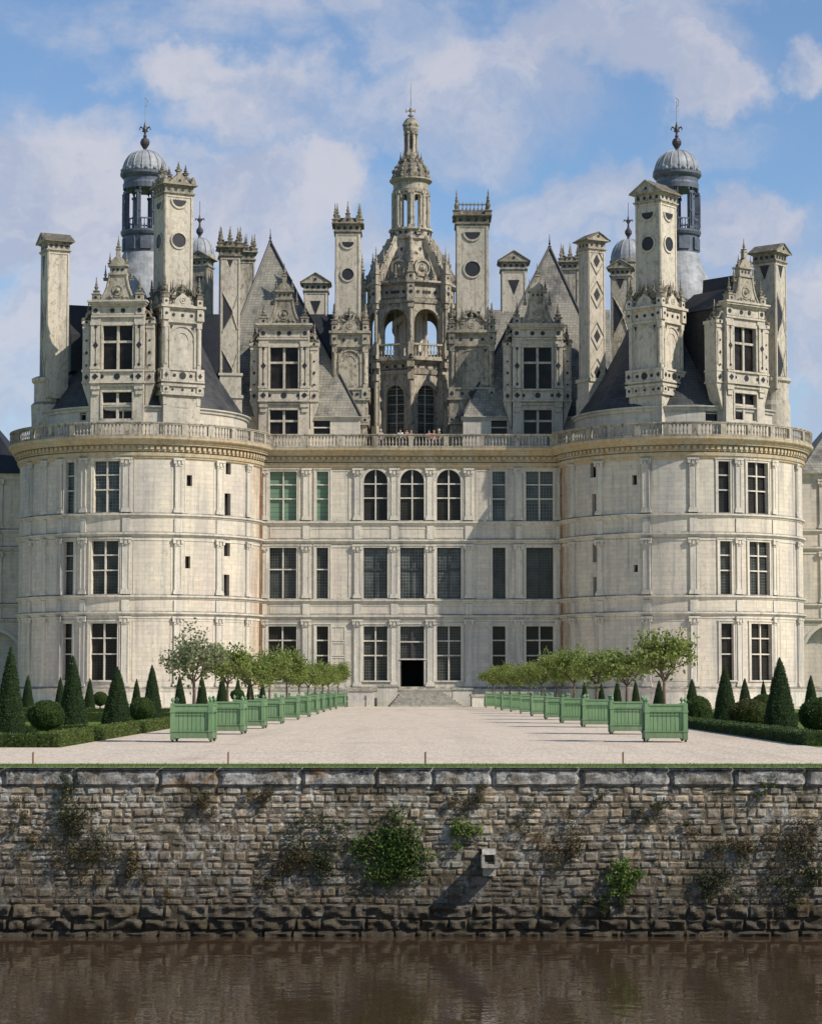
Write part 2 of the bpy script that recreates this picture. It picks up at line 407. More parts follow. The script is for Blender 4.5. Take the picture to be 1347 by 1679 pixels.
# near bank under the camera
m=MB(); m.quad((-400,-400,-.2),(400,-400,-.2),(400,6,-.2),(-400,6,-.2)); m.quad((-400,6,-.2),(400,6,-.2),(400,12.2,WZ-.05),(-400,12.2,WZ-.05))
tag(m.build('near_bank',M['grass']),kind='structure')
# ------------------------------------------------------------------ moat wall
def rubblemat():  # lichened rubble
    m,nt,b=newmat('rubble_stone'); g=G(nt); p=g.pos(); rough(b,.92,.15)
    a=g.n('ShaderNodeAttribute',attribute_name='tint').outputs['Color']
    n=g.noise(p,5,8,.75,.3); n2=g.noise(p,2.6,8,.75,.6); n3=g.noise(p,.8,7,.7,.3); n4=g.noise(p,16,6,.7)
    col=g.mix(g.ramp(n,.25,.75),g.mix(1,a,(.5,.47,.42),'MULTIPLY'),g.mix(1,a,(1.3,1.27,1.2),'MULTIPLY'))
    col=g.mix(g.ramp(n2,.51,.57,0,.75),col,(.42,.40,.35)); col=g.mix(g.ramp(g.noise(p,5.5,7,.78,.4),.57,.61,0,.9),col,(.60,.575,.51)); col=g.mix(g.ramp(g.noise(g.add(p,(3,1,8)),3.4,8,.8,.5),.54,.60,0,.8),col,(.055,.045,.032))      # pale lichen
    col=g.mix(g.ramp(n4,.6,.68,0,.55),col,(.045,.042,.038))
    col=g.mix(g.ramp(n3,.49,.62,0,.75),col,(.080,.064,.038))    # moss and dirt
    col=g.mix(g.ramp(g.noise(g.add(p,(31,5,9)),.8,6,.7),.60,.68,0,.6),col,(.26,.14,.05))  # orange lichen
    s=g.n('ShaderNodeSeparateXYZ'); g.l(p,s.inputs[0])
    wet=g.ramp(g.math('ADD',s.outputs[2],g.math('MULTIPLY',g.math('SUBTRACT',n3,.5),1.2)),-3.05,-1.1,.9,0)
    col=g.mix(wet,col,(.035,.027,.018))                        # damp, algae-dark foot above the waterline
    g.l(col,b.inputs['Base Color']); g.bump(g.math('ADD',n,n4),b,.8,.05); return m
M['rubble']=rubblemat()
def stone_block(m,x0,x1,z0,z1,y,pro,rr,nx,nz,jag=.02,bev=.03):
    """one rough stone: rounded pillow front face, real depth behind"""
    g_=[]
    wz=lambda xx,zz:.05*noise.noise(Vector((xx*.55,zz*1.3,2)))*min(1,max(0,(zz+3.0)/.5))*min(1,max(0,(-.4-zz)/.4))
    off=Vector((rr.uniform(0,50),rr.uniform(0,50),rr.uniform(0,50)))
    for j in range(nz+1):
        row=[]
        for i in range(nx+1):
            u=i/nx; v=j/nz
            ex=min(u,1-u)*(x1-x0); ez=min(v,1-v)*(z1-z0); e=min(ex,ez)
            x=x0+(x1-x0)*u; z=z0+(z1-z0)*v
            d=pro*min(1,(e/bev))**.5 if e<bev else pro
            nn=noise.noise(Vector((x*5,z*7,0))+off)
            if 0<i<nx and 0<j<nz: d+=jag*nn*1.3
            x+=noise.noise(Vector((x*4,z*4,3))+off)*.022; z+=noise.noise(Vector((x*4,z*4,7))+off)*.016
            if e<=0: d=-.018
            row.append(m.P(x,y-d,z+wz(x,z)))
        g_.append(row)
    for j in range(nz):
        for i in range(nx): m.F([g_[j][i],g_[j][i+1],g_[j+1][i+1],g_[j+1][i]])
wall=empty('moat_wall',(0,WY,WZ)); tag(wall,'long weathered rubble stone retaining wall rising from the brown moat water','retaining wall')
m=MB(); rr=random.Random(3)
XW=19
z=WZ-.25
courses=[.36,.22,.27]
while sum(courses)<(-.36-(WZ-.25))-.05: courses.append(rr.choice((.10,.12,.14,.16,.21,.12,.15)))
tot=sum(courses); 
sc_=(-.36-(WZ-.25))/tot; courses=[c*sc_ for c in courses]
for k,h in enumerate(courses):
    x=-XW-rr.random()*.4
    while x<XW:
        big=k<3
        wd=rr.uniform(.28,.95) if big else rr.uniform(.11,.34)*(1.4 if h>.17 else 1)
        if rr.random()<.05 and not big: wd=rr.uniform(.45,.8)
        c=rr.random(); wm=rr.random()
        b0=.20+.27*c
        m.c=(b0*(1.02+.16*wm),b0*(.91+.04*wm),b0*(.76-.08*wm),1)
        hh=0
        gp=.006 if rr.random()<.6 else .016
        pro=rr.uniform(.002,.022)
        if big: pro+=[.06,.02,.02][k]+rr.uniform(0,.03)
        if not big and h>.155 and rr.random()<.3:
            zm=z+h*rr.uniform(.4,.6); stone_block(m,x+gp*.5,x+wd-gp*.5,z+gp*.4,zm-gp*.3,WY,pro,rr,4,3,.03,.018); b0*=rr.uniform(.7,1.2); m.c=(b0*(1+.12*wm),b0*(.93+.04*wm),b0*(.80-.06*wm),1); stone_block(m,x+gp*.5,x+wd-gp*.5,zm+gp*.3,z+h-gp*.4,WY,pro*.8,rr,4,3,.03,.018)
        else: stone_block(m,x+gp*.5,x+wd-gp*.5,z+gp*.4,z+h-gp*.4,WY,pro,rr,6 if not big else 14,4 if not big else 7,.020 if not big else .11,.018 if not big else .04)
        x+=wd
    z+=h
m.c=(.19,.16,.125,1)
m.quad((-400,WY+.009,WZ-.5),(400,WY+.009,WZ-.5),(400,WY+.009,-.04),(-400,WY+.009,-.04))
m.build('rubble_masonry',M['rubble'],wall)
def copingmat():
    m,nt,b=newmat('coping_stone'); g=G(nt); p=g.pos(); rough(b,.9,.15)
    a=g.n('ShaderNodeAttribute',attribute_name='tint').outputs['Color']
    n=g.noise(p,4,8,.78,.4); n2=g.noise(p,9,8,.75,.5); n3=g.noise(g.add(p,(11,3,7)),.7,5,.6)
    col=g.mix(g.ramp(n,.38,.6),g.mix(1,a,(.42,.42,.42),'MULTIPLY'),g.mix(1,a,(1.3,1.3,1.28),'MULTIPLY'))
    n5=g.noise(p,3.2,8,.8,.6); col=g.mix(g.ramp(n5,.52,.57,0,.85),col,(.055,.05,.042)); col=g.mix(g.ramp(n2,.47,.40,0,.85),col,(.50,.49,.45)); col=g.mix(g.ramp(g.noise(p,1.1,6,.7),.52,.62,0,.55),col,(.14,.10,.055))
    col=g.mix(g.ramp(n3,.60,.68,0,.9),col,(.34,.17,.04))
    g.l(col,b.inputs['Base Color']); g.bump(n,b,.8,.04); return m
m=MB(); x=-XW
while x<XW:
    wd=rr.uniform(.75,1.7); c=.25+.12*rr.random(); m.c=(c*1.05,c*.98,c*.88,1)
    stone_block(m,x+.001,x+wd-.001,-.37,-.03,WY,.06,rr,18,6,.03,.008)
    m.quad((x+.008,WY-.1,-.035),(x+wd-.008,WY-.1,-.035),(x+wd-.008,WY+.7,-.03),(x+.008,WY+.7,-.03))
    x+=wd
for sx in (-1,1):
    m.c=(.25,.24,.22,1); m.box(*sorted((sx*XW,sx*400)),WY-.1,WY+.7,-.37,-.032)
m.build('coping',copingmat(),wall)
# stone spout
sp=at(801,1408,WY); e=empty('stone_spout',(sp.x,WY,sp.z)); tag(e,'stone drain spout sticking out of the moat wall, casting a long shadow','spout')
m=MB().frame((sp.x,WY,sp.z))
m.box(-.155,.155,-.62,0,-.13,-.06); m.box(-.155,-.095,-.62,0,-.06,.07); m.box(.095,.155,-.62,0,-.06,.07); m.box(-.12,.12,-.35,0,-.30,-.132,.0,.0)
m.build('channel',M['copingst'],e)
m=MB().frame((sp.x,WY,sp.z)); m.box(-.13,.13,-.12,.02,.08,.19); m.build('lintel_stone',M['trim'],e)
# grass strip on the wall edge
m=MB(); rr=random.Random(5)
m.quad((-400,WY-.02,.004),(400,WY-.02,.004),(400,WY+1.75,.008),(-400,WY+1.75,.008)); tag(m.build('grass_verge',M['grass']),kind='structure')
m=MB()
for i in range(21000):
    x=rr.uniform(-XW,XW); y=WY-.1+abs(rr.gauss(0,.75)); 
    if y>WY+1.85: continue
    h=rr.uniform(.02,.055)*(1+.5*noise.noise(Vector((x*1.2,y,0)))); a=rr.uniform(0,PI); dx,dy=cos(a)*.008,sin(a)*.008
    tx,ty=rr.gauss(0,.02),rr.gauss(0,.02)
    m.F([m.P(x-dx,y-dy,0),m.P(x+dx,y+dy,0),m.P(x+tx,y+ty,h)])
tag(m.build('grass_blades',M['grassblade']),'narrow strip of mown green grass along the top of the moat wall','grass',kind='stuff')
for x,lab in ((54,'thin wooden stake on the grass edge at the far left of the court'),(374,'thin wooden stake on the grass edge in front of the left planter row'),(697,'thin wooden stake on the grass edge in front of the doorway'),(1021,'thin wooden stake on the grass edge in front of the right planter row')):
    p=at(x,1253,WY+1.75); m=MB(); m.lathe([(.016,0),(.018,.2),(.012,.235)],p.x,p.y,6)
    m.tube([(p.x,p.y,.2),(p.x+.02,p.y,.24)],.008,5)
    tag(m.build('thin_stake',M['rust']),lab,'stake','stakes along the grass edge')
# wall plants
def weed(x,y,rx,ry,n,mat,lab,sz=.06,seed=0,dense=.5,name='wall_weed'):
    n=int(n*1.7)
    rr=random.Random(seed); c=at(x,y,WY-.1); nsub=max(5,int(n/130)); ax=rx*WY/F; az=ry*WY/F
    e=empty(name,(c.x,WY,c.z)); m=MB(); 
    st=MB()
    subs=[(rr.gauss(0,.5)*ax,rr.gauss(0,.48)*az) for _ in range(nsub)]
    for sx,sz_ in subs:
        tip=Vector((c.x+sx,WY-.18-rr.random()*.12,c.z+sz_))
        st.tube([(c.x+sx*.6,WY+.02,c.z+sz_-.1),tuple(tip)],.006,4)
    for i in range(n):
        sx,s2=subs[rr.randrange(len(subs))]; k=rr.random()**.5
        a=rr.uniform(0,2*PI); r=rr.random()**.6*min(ax,az)*.42
        r*=.62 if rr.random()<.7 else 1.1; p=Vector((c.x+sx+cos(a)*r,WY-.05-abs(rr.gauss(0,.06)),c.z+s2+sin(a)*r*1.1))
        m.leaf(p,sz*rr.uniform(.5,1.2),rr,up=-.2,lean=Vector((0,-.5,0)))
    st.build('stem',M['bark'],e); m.build('leaf_mass',mat,e)
    tag(e,lab,'plant','plants growing on the moat wall')
weed(640,1398,62,52,2600,M['weed'],'largest green bushy plant on the moat wall, below the doorway',.07,1)
weed(757,1354,24,22,700,M['weedbright'],'small bright green plant on the moat wall above and left of the spout',.05,2)
weed(1022,1437,28,34,950,M['weedbright'],'fresh green plant low on the moat wall, right of the spout',.06,3)
weed(1010,1475,40,22,600,M['weeddark'],'dark tuft low on the moat wall under the fresh green plant',.05,33)
weed(120,1345,50,62,1300,M['weeddark'],'dark straggling weeds high on the moat wall at the left',.045,4)
weed(140,1395,75,40,1200,M['weeddry'],'brownish dry weeds midway up the moat wall at the left',.045,5)
weed(520,1385,52,55,1200,M['weeddark'],'dark green weeds left of the largest bushy plant',.05,6)
weed(480,1415,45,40,700,M['weeddry'],'brown weeds low on the wall, left of the bushy plants',.045,7)
weed(925,1400,42,45,900,M['weeddry'],'brown dry grass tuft on the wall right of the spout',.045,8)
weed(765,1310,40,26,600,M['weeddry'],'rusty dry growth just under the coping above the spout',.04,9)
weed(1180,1440,60,40,1100,M['weeddark'],'trailing dark weeds midway up the wall at the right',.045,10)
weed(1300,1380,50,60,1100,M['weeddry'],'brown creeper covering the wall near the right edge',.045,11)
weed(1310,1450,36,55,900,M['weeddark'],'dark green weeds low on the wall at the far right',.05,12)
weed(105,1295,18,30,350,M['weeddark'],'dark clump hanging from the coping at the left',.04,13)
weed(1255,1293,20,12,250,M['weed'],'small green tuft under the coping near the right edge',.04,14)
weed(215,1420,45,30,600,M['weeddry'],'pale brown weeds on the wall, third clump from the left edge',.045,15)
weed(340,1330,22,40,500,M['weeddry'],'thin rusty growth under the coping, third clump from the left edge',.04,16)
weed(430,1300,24,22,450,M['weeddry'],'rust coloured tuft hanging just below the orange stained coping',.04,17)
weed(1080,1330,55,22,700,M['weeddark'],'thin greenish growth high on the wall right of the spout',.035,18)
weed(1215,1400,60,34,900,M['weeddry'],'arching brown creeper high on the wall at the right',.04,19)
weed(30,1350,30,50,600,M['weeddry'],'rusty dry weeds at the left edge of the wall',.04,20)
weed(860,1345,30,26,350,M['weeddark'],'faint dark weeds right of the small bright green plant',.035,21)
weed(980,1300,14,40,260,M['weeddark'],'thin dark stem trailing from the coping right of the spout',.03,22)
# ------------------------------------------------------------------ planter boxes and orange trees
def planter():
    e=empty('planter_box',(0,0,0)); h=.57
    m=MB()
    for k,(ox,oy,ph) in enumerate(((0,-h+.06,0),(h-.06,0,PI/2),(0,h-.06,PI),(-h+.06,0,-PI/2))):
        m.frame((ox,oy,0),ph)
        for i in range(8):
            x0=-h+.1+i*(2*h-.2)/8; m.box(x0+.006,x0+(2*h-.2)/8-.006,-.008,.03,.12,.98)
        m.box(-h+.1,h-.1,.031,.05,.1,1.0)
    m.build('panel',M['greenpaint'],e)
    m=MB()
    for ph in (0,PI/2,PI,-PI/2):
        m.frame((0,0,0),ph)
        m.box(-h+.1,h-.1,-h+.005,-h+.045,.10,.27); m.box(-h+.1,h-.1,-h+.005,-h+.045,.84,1.0)
        m.box(-h+.09,h-.09,-h-.02,-h+.09,.99,1.03)
        for zz in (.29,.82): 
            m.tube([(-h+.02,-h-.012,zz),(h-.02,-h-.012,zz)],.012,5)
    m.build('rail',M['greenpaint'],e)
    for sx in (-1,1):
        for sy in (-1,1):
            m=MB(); cx,cy=sx*(h-.05),sy*(h-.05)
            m.cbox(cx,cy,.06,.06,.055,1.05)
            for zz in (.30,.83): m.cbox(cx,cy,.075,.075,zz-.03,zz+.03)
            m.lathe([(.03,1.05),(.022,1.075),(.05,1.12),(.055,1.15),(.03,1.19),(.005,1.22)],cx,cy,8)
            p=m.build('post',M['greenpaint'],e)
            m=MB(); m.tube([(cx-.03,cy-.01,.045),(cx+.03,cy-.01,.045)],.045,8); m.build('caster',M['iron'],p)
    m=MB(); m.quad((-h+.1,-h+.1,.93),(h-.1,-h+.1,.93),(h-.1,h-.1,.93),(-h+.1,h-.1,.93)); m.build('soil',M['soil'],e)
    return e
def tree(seed,sparse,mat,n):
    rr=random.Random(seed); e=empty('orange_tree',(0,0,0)); m=MB(); tips=[]
    def br(p,d,L,r,k):
        q=p+d*L; mid=(p+q)/2+Vector((rr.gauss(0,1),rr.gauss(0,1),0))*L*.05
        m.tube([tuple(p),tuple(mid),tuple(q)],[r,r*.85,r*.65],6)
        if k==0 or r<.006: tips.append(q); return
        tips.append(q)
        for i in range(3):
            nd=(d+Vector((rr.gauss(0,.62),rr.gauss(0,.62),rr.gauss(.05,.35)))).normalized()
            br(q,nd,L*rr.uniform(.6,.85),r*.62,k-1)
    m.tube([(0,0,-.15),(.01,0,.35),(0,.01,.62)],[.05,.042,.038],8)
    for i in range(5):
        a=2*PI*i/5+rr.random(); br(Vector((0,.01,.6)),Vector((cos(a)*.75,sin(a)*.75,.85)).normalized(),.42,.028,3)
    m.build('trunk',M['bark'],e)
    m=MB(); cl=[]
    tips=[t for t in tips if t.z>.55 and (t-Vector((0,0,1.2))).length<1.05]
    lobes=[(Vector((rr.uniform(-.55,.55),rr.uniform(-.5,.5),1.05+rr.uniform(0,.8))),rr.uniform(.38,.62)) for _ in range(6)]+[(Vector((0,0,1.25)),.75)]
    for i in range(int(80 if sparse else 110)):
        v=Vector((rr.gauss(0,1),rr.gauss(0,1),rr.gauss(0,1))).normalized()*rr.uniform(.45,1)
        L_,q_=lobes[rr.randrange(7)]; cl.append(L_+v*q_-Vector((0,0,.10)))
    for t in tips: cl.append(t)
    for i in range(int(n*.9)):
        c=cl[rr.randrange(len(cl))]; s=.105 if not sparse else .09
        p=c+Vector((rr.gauss(0,s),rr.gauss(0,s),rr.gauss(0,s)))
        m.leaf(p,rr.uniform(.08,.15),rr,up=.3,asp=.55)
    m.build('crown',mat,e)
    return e
tp=[tree(11,True,M['citruspale'],2300),tree(12,False,M['citrus'],3600),tree(13,False,M['citrus'],3900),tree(14,True,M['citrus'],2800)]
pb=planter()
LB=[(350,1217),(401,1204),(435,1195),(464,1187),(490,1180.5),(508,1176),(522,1171.5),(532,1168),(543,1165),(552,1163),(567,1160)]
RB=[(1057,1217),(1000,1204),(954,1192.5),(919,1186),(893,1180),(870,1174.5),(852,1170.5),(836,1167.5),(821,1165),(811,1163),(795,1160.5)]
ordn=['nearest','second','third','fourth','fifth','sixth','seventh','eighth','ninth','tenth','farthest']
first=True; used=set()
for side,L in (('left',LB),('right',RB)):
    for i,(x,y) in enumerate(L):
        Y=F*CZ/(y-1127); X=(x-PX)*Y/F; cx=X-.57 if side=='left' else X+.57
        if first: b=pb; first=False
        else: b=copy_tree(pb)
        b.location=(cx,Y+.57,.012); b.rotation_euler=(0,0,rnd.uniform(-.03,.03))
        tag(b,f'{ordn[i]} green wooden planter box of the row on the {side} side of the court','planter box','green planter boxes in two rows')
        k=0 if (side=='left' and i<2) else (3 if side=='right' and i<2 else rnd.choice((1,2)))
        if k==0 and i==1: k=3
        if k not in used: t=tp[k]; used.add(k)
        else: t=copy_tree(tp[k])
        s=1.02 if i<2 else rnd.uniform(.9,1.14)
        t.location=(cx,Y+.57,1.0); t.rotation_euler=(0,0,rnd.uniform(0,6)); t.scale=(s,s,s*rnd.uniform(.86,1.12))
        tag(t,f'{"sparse pale" if k==0 else "leafy green"} orange tree growing in the {ordn[i]} planter box of the {side} row','tree','orange trees in planter boxes')
for k in range(4):
    if k not in used:
        for ch in list(tp[k].children): bpy.data.objects.remove(ch)
        bpy.data.objects.remove(tp[k])
# ------------------------------------------------------------------ topiary
def cone_proto():
    m=MB(); N=40; prof=[]
    for k in range(24):
        t=k/23; prof.append((.215*(1-t)**.80+.005,t))
    rings=[]
    for r,z in prof:
        row=[]
        for i in range(N):
            a=2*PI*i/N; q=r*(1+.11*noise.noise(Vector((cos(a)*3,sin(a)*3,z*7))))
            row.append(m.P(q*cos(a),q*sin(a),z))
        rings.append(row)
    for k in range(23):
        for i in range(N): m.F([rings[k][i],rings[k][(i+1)%N],rings[k+1][(i+1)%N],rings[k+1][i]])
    e=empty('topiary_cone',(0,0,0)); m.build('inner_foliage',M['yewcore'],e)
    m=MB(); rr=random.Random(21)
    for i in range(7500):
        t=1-math.sqrt(rr.random()); a=rr.uniform(0,2*PI); r=.215*(1-t)**.80+.004
        r*=1+.11*noise.noise(Vector((cos(a)*3,sin(a)*3,t*7)))
        m.leaf(Vector((r*cos(a),r*sin(a),t)),rr.uniform(.012,.026),rr,up=.3,lean=Vector((cos(a),sin(a),.2))*.9,asp=.5)
    m.build('foliage',M['yew'],e); return e
def ball_proto(name,mat,core,seed):
    e=empty(name,(0,0,0)); m=MB(); N=28
    rings=[]
    for k in range(15):
        th=PI*k/14
        rings.append([m.P(*( (Vector((sin(th)*cos(2*PI*i/N),sin(th)*sin(2*PI*i/N),-cos(th)))*.47*(1+.10*noise.noise(Vector((sin(th)*cos(2*PI*i/N)*3+seed,sin(th)*sin(2*PI*i/N)*3,cos(th)*3)))))+Vector((0,0,.5)))) for i in range(N)])
    for k in range(14):
        for i in range(N): m.F([rings[k][i],rings[k][(i+1)%N],rings[k+1][(i+1)%N],rings[k+1][i]])
    m.tube([(0,0,-.25),(0,0,.2)],.05,6)
    m.build('inner_foliage',core,e)
    m=MB(); rr=random.Random(seed)
    for i in range(4200):
        v=Vector((rr.gauss(0,1),rr.gauss(0,1),rr.gauss(0,1))).normalized()
        r=.47*(1+.10*noise.noise(Vector((v.x*3+seed,v.y*3,-v.z*3))))
        m.leaf(v*r+Vector((0,0,.5)),rr.uniform(.025,.06),rr,lean=v*1.1,asp=.55)
    m.build('foliage',mat,e); return e
cp=cone_proto(); bp=ball_proto('topiary_ball',M['boxdark'],M['boxcore'],31); bb=ball_proto('brown_shrub',M['brownball'],M['boxcore'],41)
def gY(y): return F*CZ/(y-1127)
cones=[(18,1060,46,68,'tallest clipped yew cone at the left edge of the garden'),(122,1075,44,78,'tall clipped yew cone overlapping the narrow ground floor window of the left tower'),
(193,1093,44,85,'broad clipped yew cone just left of the pale tower wall, behind the low hedge'),(251,1090,32,96,'clipped yew cone left of the nearest left planter box'),
(47,1107,22,125,'small light yew cone between the two tallest cones at the left'),(101,1110,18,140,'slim yew cone half hidden behind the second tall cone at the left'),
(148,1112,19,132,'small bright yew cone below the cross window of the left tower'),(225,1113,18,135,'small yew cone standing behind the round bush at the left'),
(297,1107,24,100,'yew cone directly behind the nearest left planter box'),(333,1107,23,108,'second yew cone behind the left planter row'),(365,1105,22,116,'third yew cone behind the left planter row'),
(391,1112,18,126,'fourth yew cone behind the left planter row'),(411,1113,17,136,'fifth yew cone behind the left planter row'),(431,1117,15,148,'last small yew cone behind the left planter row'),
(1276,1078,50,75,'largest clipped yew cone on the right side of the garden'),(1187,1090,37,90,'tall yew cone in front of the narrow window of the right tower'),
(1219,1112,24,118,'small yew cone between the two tall cones at the right'),(1250,1115,15,140,'tiny far yew cone beside the largest right cone'),(1327,1107,26,105,'yew cone near the right edge in front of the arch'),
(1132,1113,26,112,'dark yew cone just right of the nearest right planter box'),(1078,1115,24,104,'yew cone behind the nearest right planter box'),(1041,1115,18,116,'yew cone behind the second right planter box'),
(1010,1113,18,124,'yew cone behind the third right planter box'),(957,1118,15,138,'yew cone behind the middle of the right planter row'),(985,1119,14,148,'small yew cone deep behind the right planter row')]
f=True
for x,yt,wd,Y,lab in cones:
    c=cp if f else copy_tree(cp); f=False
    X=(x-PX)*Y/F; H=CZ+(1127-yt)*Y/F; rad=wd*Y/F/2/.19
    c.location=(X,Y,0.0); c.scale=(rad,rad,H); c.rotation_euler=(rnd.uniform(-.02,.02),rnd.uniform(-.025,.025),rnd.uniform(0,6)); tag(c,lab,'topiary','clipped yew cones')
f=True
for x,yc,wx,hy,Y,lab in [(78,1173,62,50,72,'round clipped bush on a short stem behind the low hedge at the far left'),(235,1163,44,40,92,'round clipped bush between two yew cones at the left'),
 (166,1146,26,24,134,'small round bush under the cross window of the left tower'),(1342,1172,72,58,76,'round clipped bush cut by the right edge of the view'),(1250,1152,40,28,112,'low rounded bush between cones at the right'),
 (1143,1166,44,50,96,'bushy round shrub right of the nearest right planter box'),(390,1140,24,20,118,'small round bush behind the second left planter box')]:
    c=bp if f else copy_tree(bp); f=False
    X=(x-PX)*Y/F; z=CZ+(1127-yc)*Y/F; sx=wx*Y/F; sz=hy*Y/F
    c.location=(X,Y,z-sz*.5); c.scale=(sx,sx,sz); c.rotation_euler=(0,0,rnd.uniform(0,6)); tag(c,lab,'bush','clipped round bushes')
Y=86; X=(1228-PX)*Y/F; bb.location=(X,Y,-.05); bb.scale=(1.62,1.62,1.12); tag(bb,'reddish brown rounded shrub between two yew cones at the right','bush')
def hedge(x0,x1,y0,y1,h,mat,lab,dens=500,seed=1):
    e=empty('box_hedge',((x0+x1)/2,(y0+y1)/2,0)); m=MB(); m.box(x0+.04,x1-.04,y0+.04,y1-.04,0,h-.03); m.build('inner_foliage',M['boxcore'],e)
    m=MB(); rr=random.Random(seed)
    def lf(p,nrm): m.leaf(p,rr.uniform(.03,.07),rr,lean=nrm*1.0,asp=.6)
    def bumpy(x,y): return .04*noise.noise(Vector((x*1.3,y*1.3,seed)))
    A=(x1-x0)*(y1-y0)
    for i in range(int(A*dens)):
        x=rr.uniform(x0,x1); y=rr.uniform(y0,y1); lf(Vector((x,y,h-.02+bumpy(x,y))),Vector((0,0,1)))
    for (a,b_,fx) in ((x0,x1,0),(y0,y1,1)):
        for i in range(int((b_-a)*h*dens*.9)):
            t=rr.uniform(a,b_); z=rr.uniform(0,h)
            if fx==0: lf(Vector((t,y0+bumpy(t,z),z)),Vector((0,-1,0)))
            else:
                lf(Vector((x0+bumpy(z,t),t,z)),Vector((-1,0,0))); lf(Vector((x1+bumpy(z,t),t,z)),Vector((1,0,0)))
    m.build('foliage',mat,e); tag(e,lab,'hedge','low clipped box hedges')
hedge(-9.3,-8.75,58.0,104,.36,M['boxleaf'],'low yellowish green hedge running back along the left edge of the gravel court',420,1)
hedge(-24,-9.31,57.9,58.6,.34,M['boxdark'],'low dark green hedge facing the moat at the left',700,2)
hedge(10.15,10.7,60.0,104,.36,M['boxdark'],'low green hedge running back along the right edge of the gravel court',420,3)
hedge(10.71,26,60.0,60.6,.34,M['boxdark'],'low hedge facing the moat at the right',700,4)
hedge(-40,-9.6,101.5,102.2,.4,M['boxleaf'],'far low hedge in front of the pale path at the left',160,5)
hedge(-40,-9.6,118,118.8,.45,M['boxleaf'],'far low hedge behind the pale path at the left',150,6)
hedge(11.2,40,101.5,102.2,.4,M['boxdark'],'far low hedge at the right behind the brown shrub',150,7)
hedge(-40,-9.6,74,74.5,.3,M['boxleaf'],'middle low hedge between the yew cones at the left',300,8)
# ================================================================== THE CHATEAU
def proj(p):
    Z=p[2]-CZ; fw=p[1]*cos(PITCH)+Z*sin(PITCH); up=-p[1]*sin(PITCH)+Z*cos(PITCH)
    return PX+F*p[0]/fw, PY-F*up/fw
YW=189.0; ZD=21.0
CH=empty('chateau',(0,YW,0)); tag(CH,'huge pale stone chateau with two round towers, slate roofs and many ornate chimneys','chateau')
def flat(u,z,d): return (u,YW-d,z)
TC=190.0; TR=9.95; TX=441.5/20
def tower(cx,R=TR):
    return lambda u,z,d:(cx+(R+d)*sin(u/R),TC-(R+d)*cos(u/R),z)
TL,TRt=tower(-TX),tower(TX)
def usolve(mf,x,z,lo,hi):
    for _ in range(40):
        mid=(lo+hi)/2
        if proj(mf(mid,z,0))[0]<x: lo=mid
        else: hi=mid
    return (lo+hi)/2
ULIM=TR*R_(87)
def segs(u0,u1,curved,step=.55):
    n=max(1,int(math.ceil(abs(u1-u0)/step))) if curved else 1
    return [u0+(u1-u0)*i/n for i in range(n+1)]
def strip(m,mf,u0,u1,z0,z1,d0,d1,curved=True,caps=True):
    us=segs(u0,u1,curved)
    for a,b in zip(us,us[1:]):
        uv=[(a,z0),(b,z0),(b,z1),(a,z1)]
        m.quad(mf(a,z0,d1),mf(b,z0,d1),mf(b,z1,d1),mf(a,z1,d1),uv)
        m.quad(mf(a,z1,d1),mf(b,z1,d1),mf(b,z1,d0),mf(a,z1,d0),uv)
        m.quad(mf(a,z0,d0),mf(b,z0,d0),mf(b,z0,d1),mf(a,z0,d1),uv)
    if caps:
        for a,s in ((u0,1),(u1,-1)):
            q=[mf(a,z0,d0),mf(a,z0,d1),mf(a,z1,d1),mf(a,z1,d0)]
            if s<0: q=q[::-1]
            m.quad(*q,[(0,z0),(.2,z0),(.2,z1),(0,z1)])
def profile(m,mf,u0,u1,prof,curved=True):
    """prof: list of (z,d) swept along u"""
    us=segs(u0,u1,curved)
    for a,b in zip(us,us[1:]):
        for (z0,d0),(z1,d1) in zip(prof,prof[1:]):
            m.quad(mf(a,z0,d0),mf(b,z0,d0),mf(b,z1,d1),mf(a,z1,d1),[(a,z0),(b,z0),(b,z1),(a,z1)])
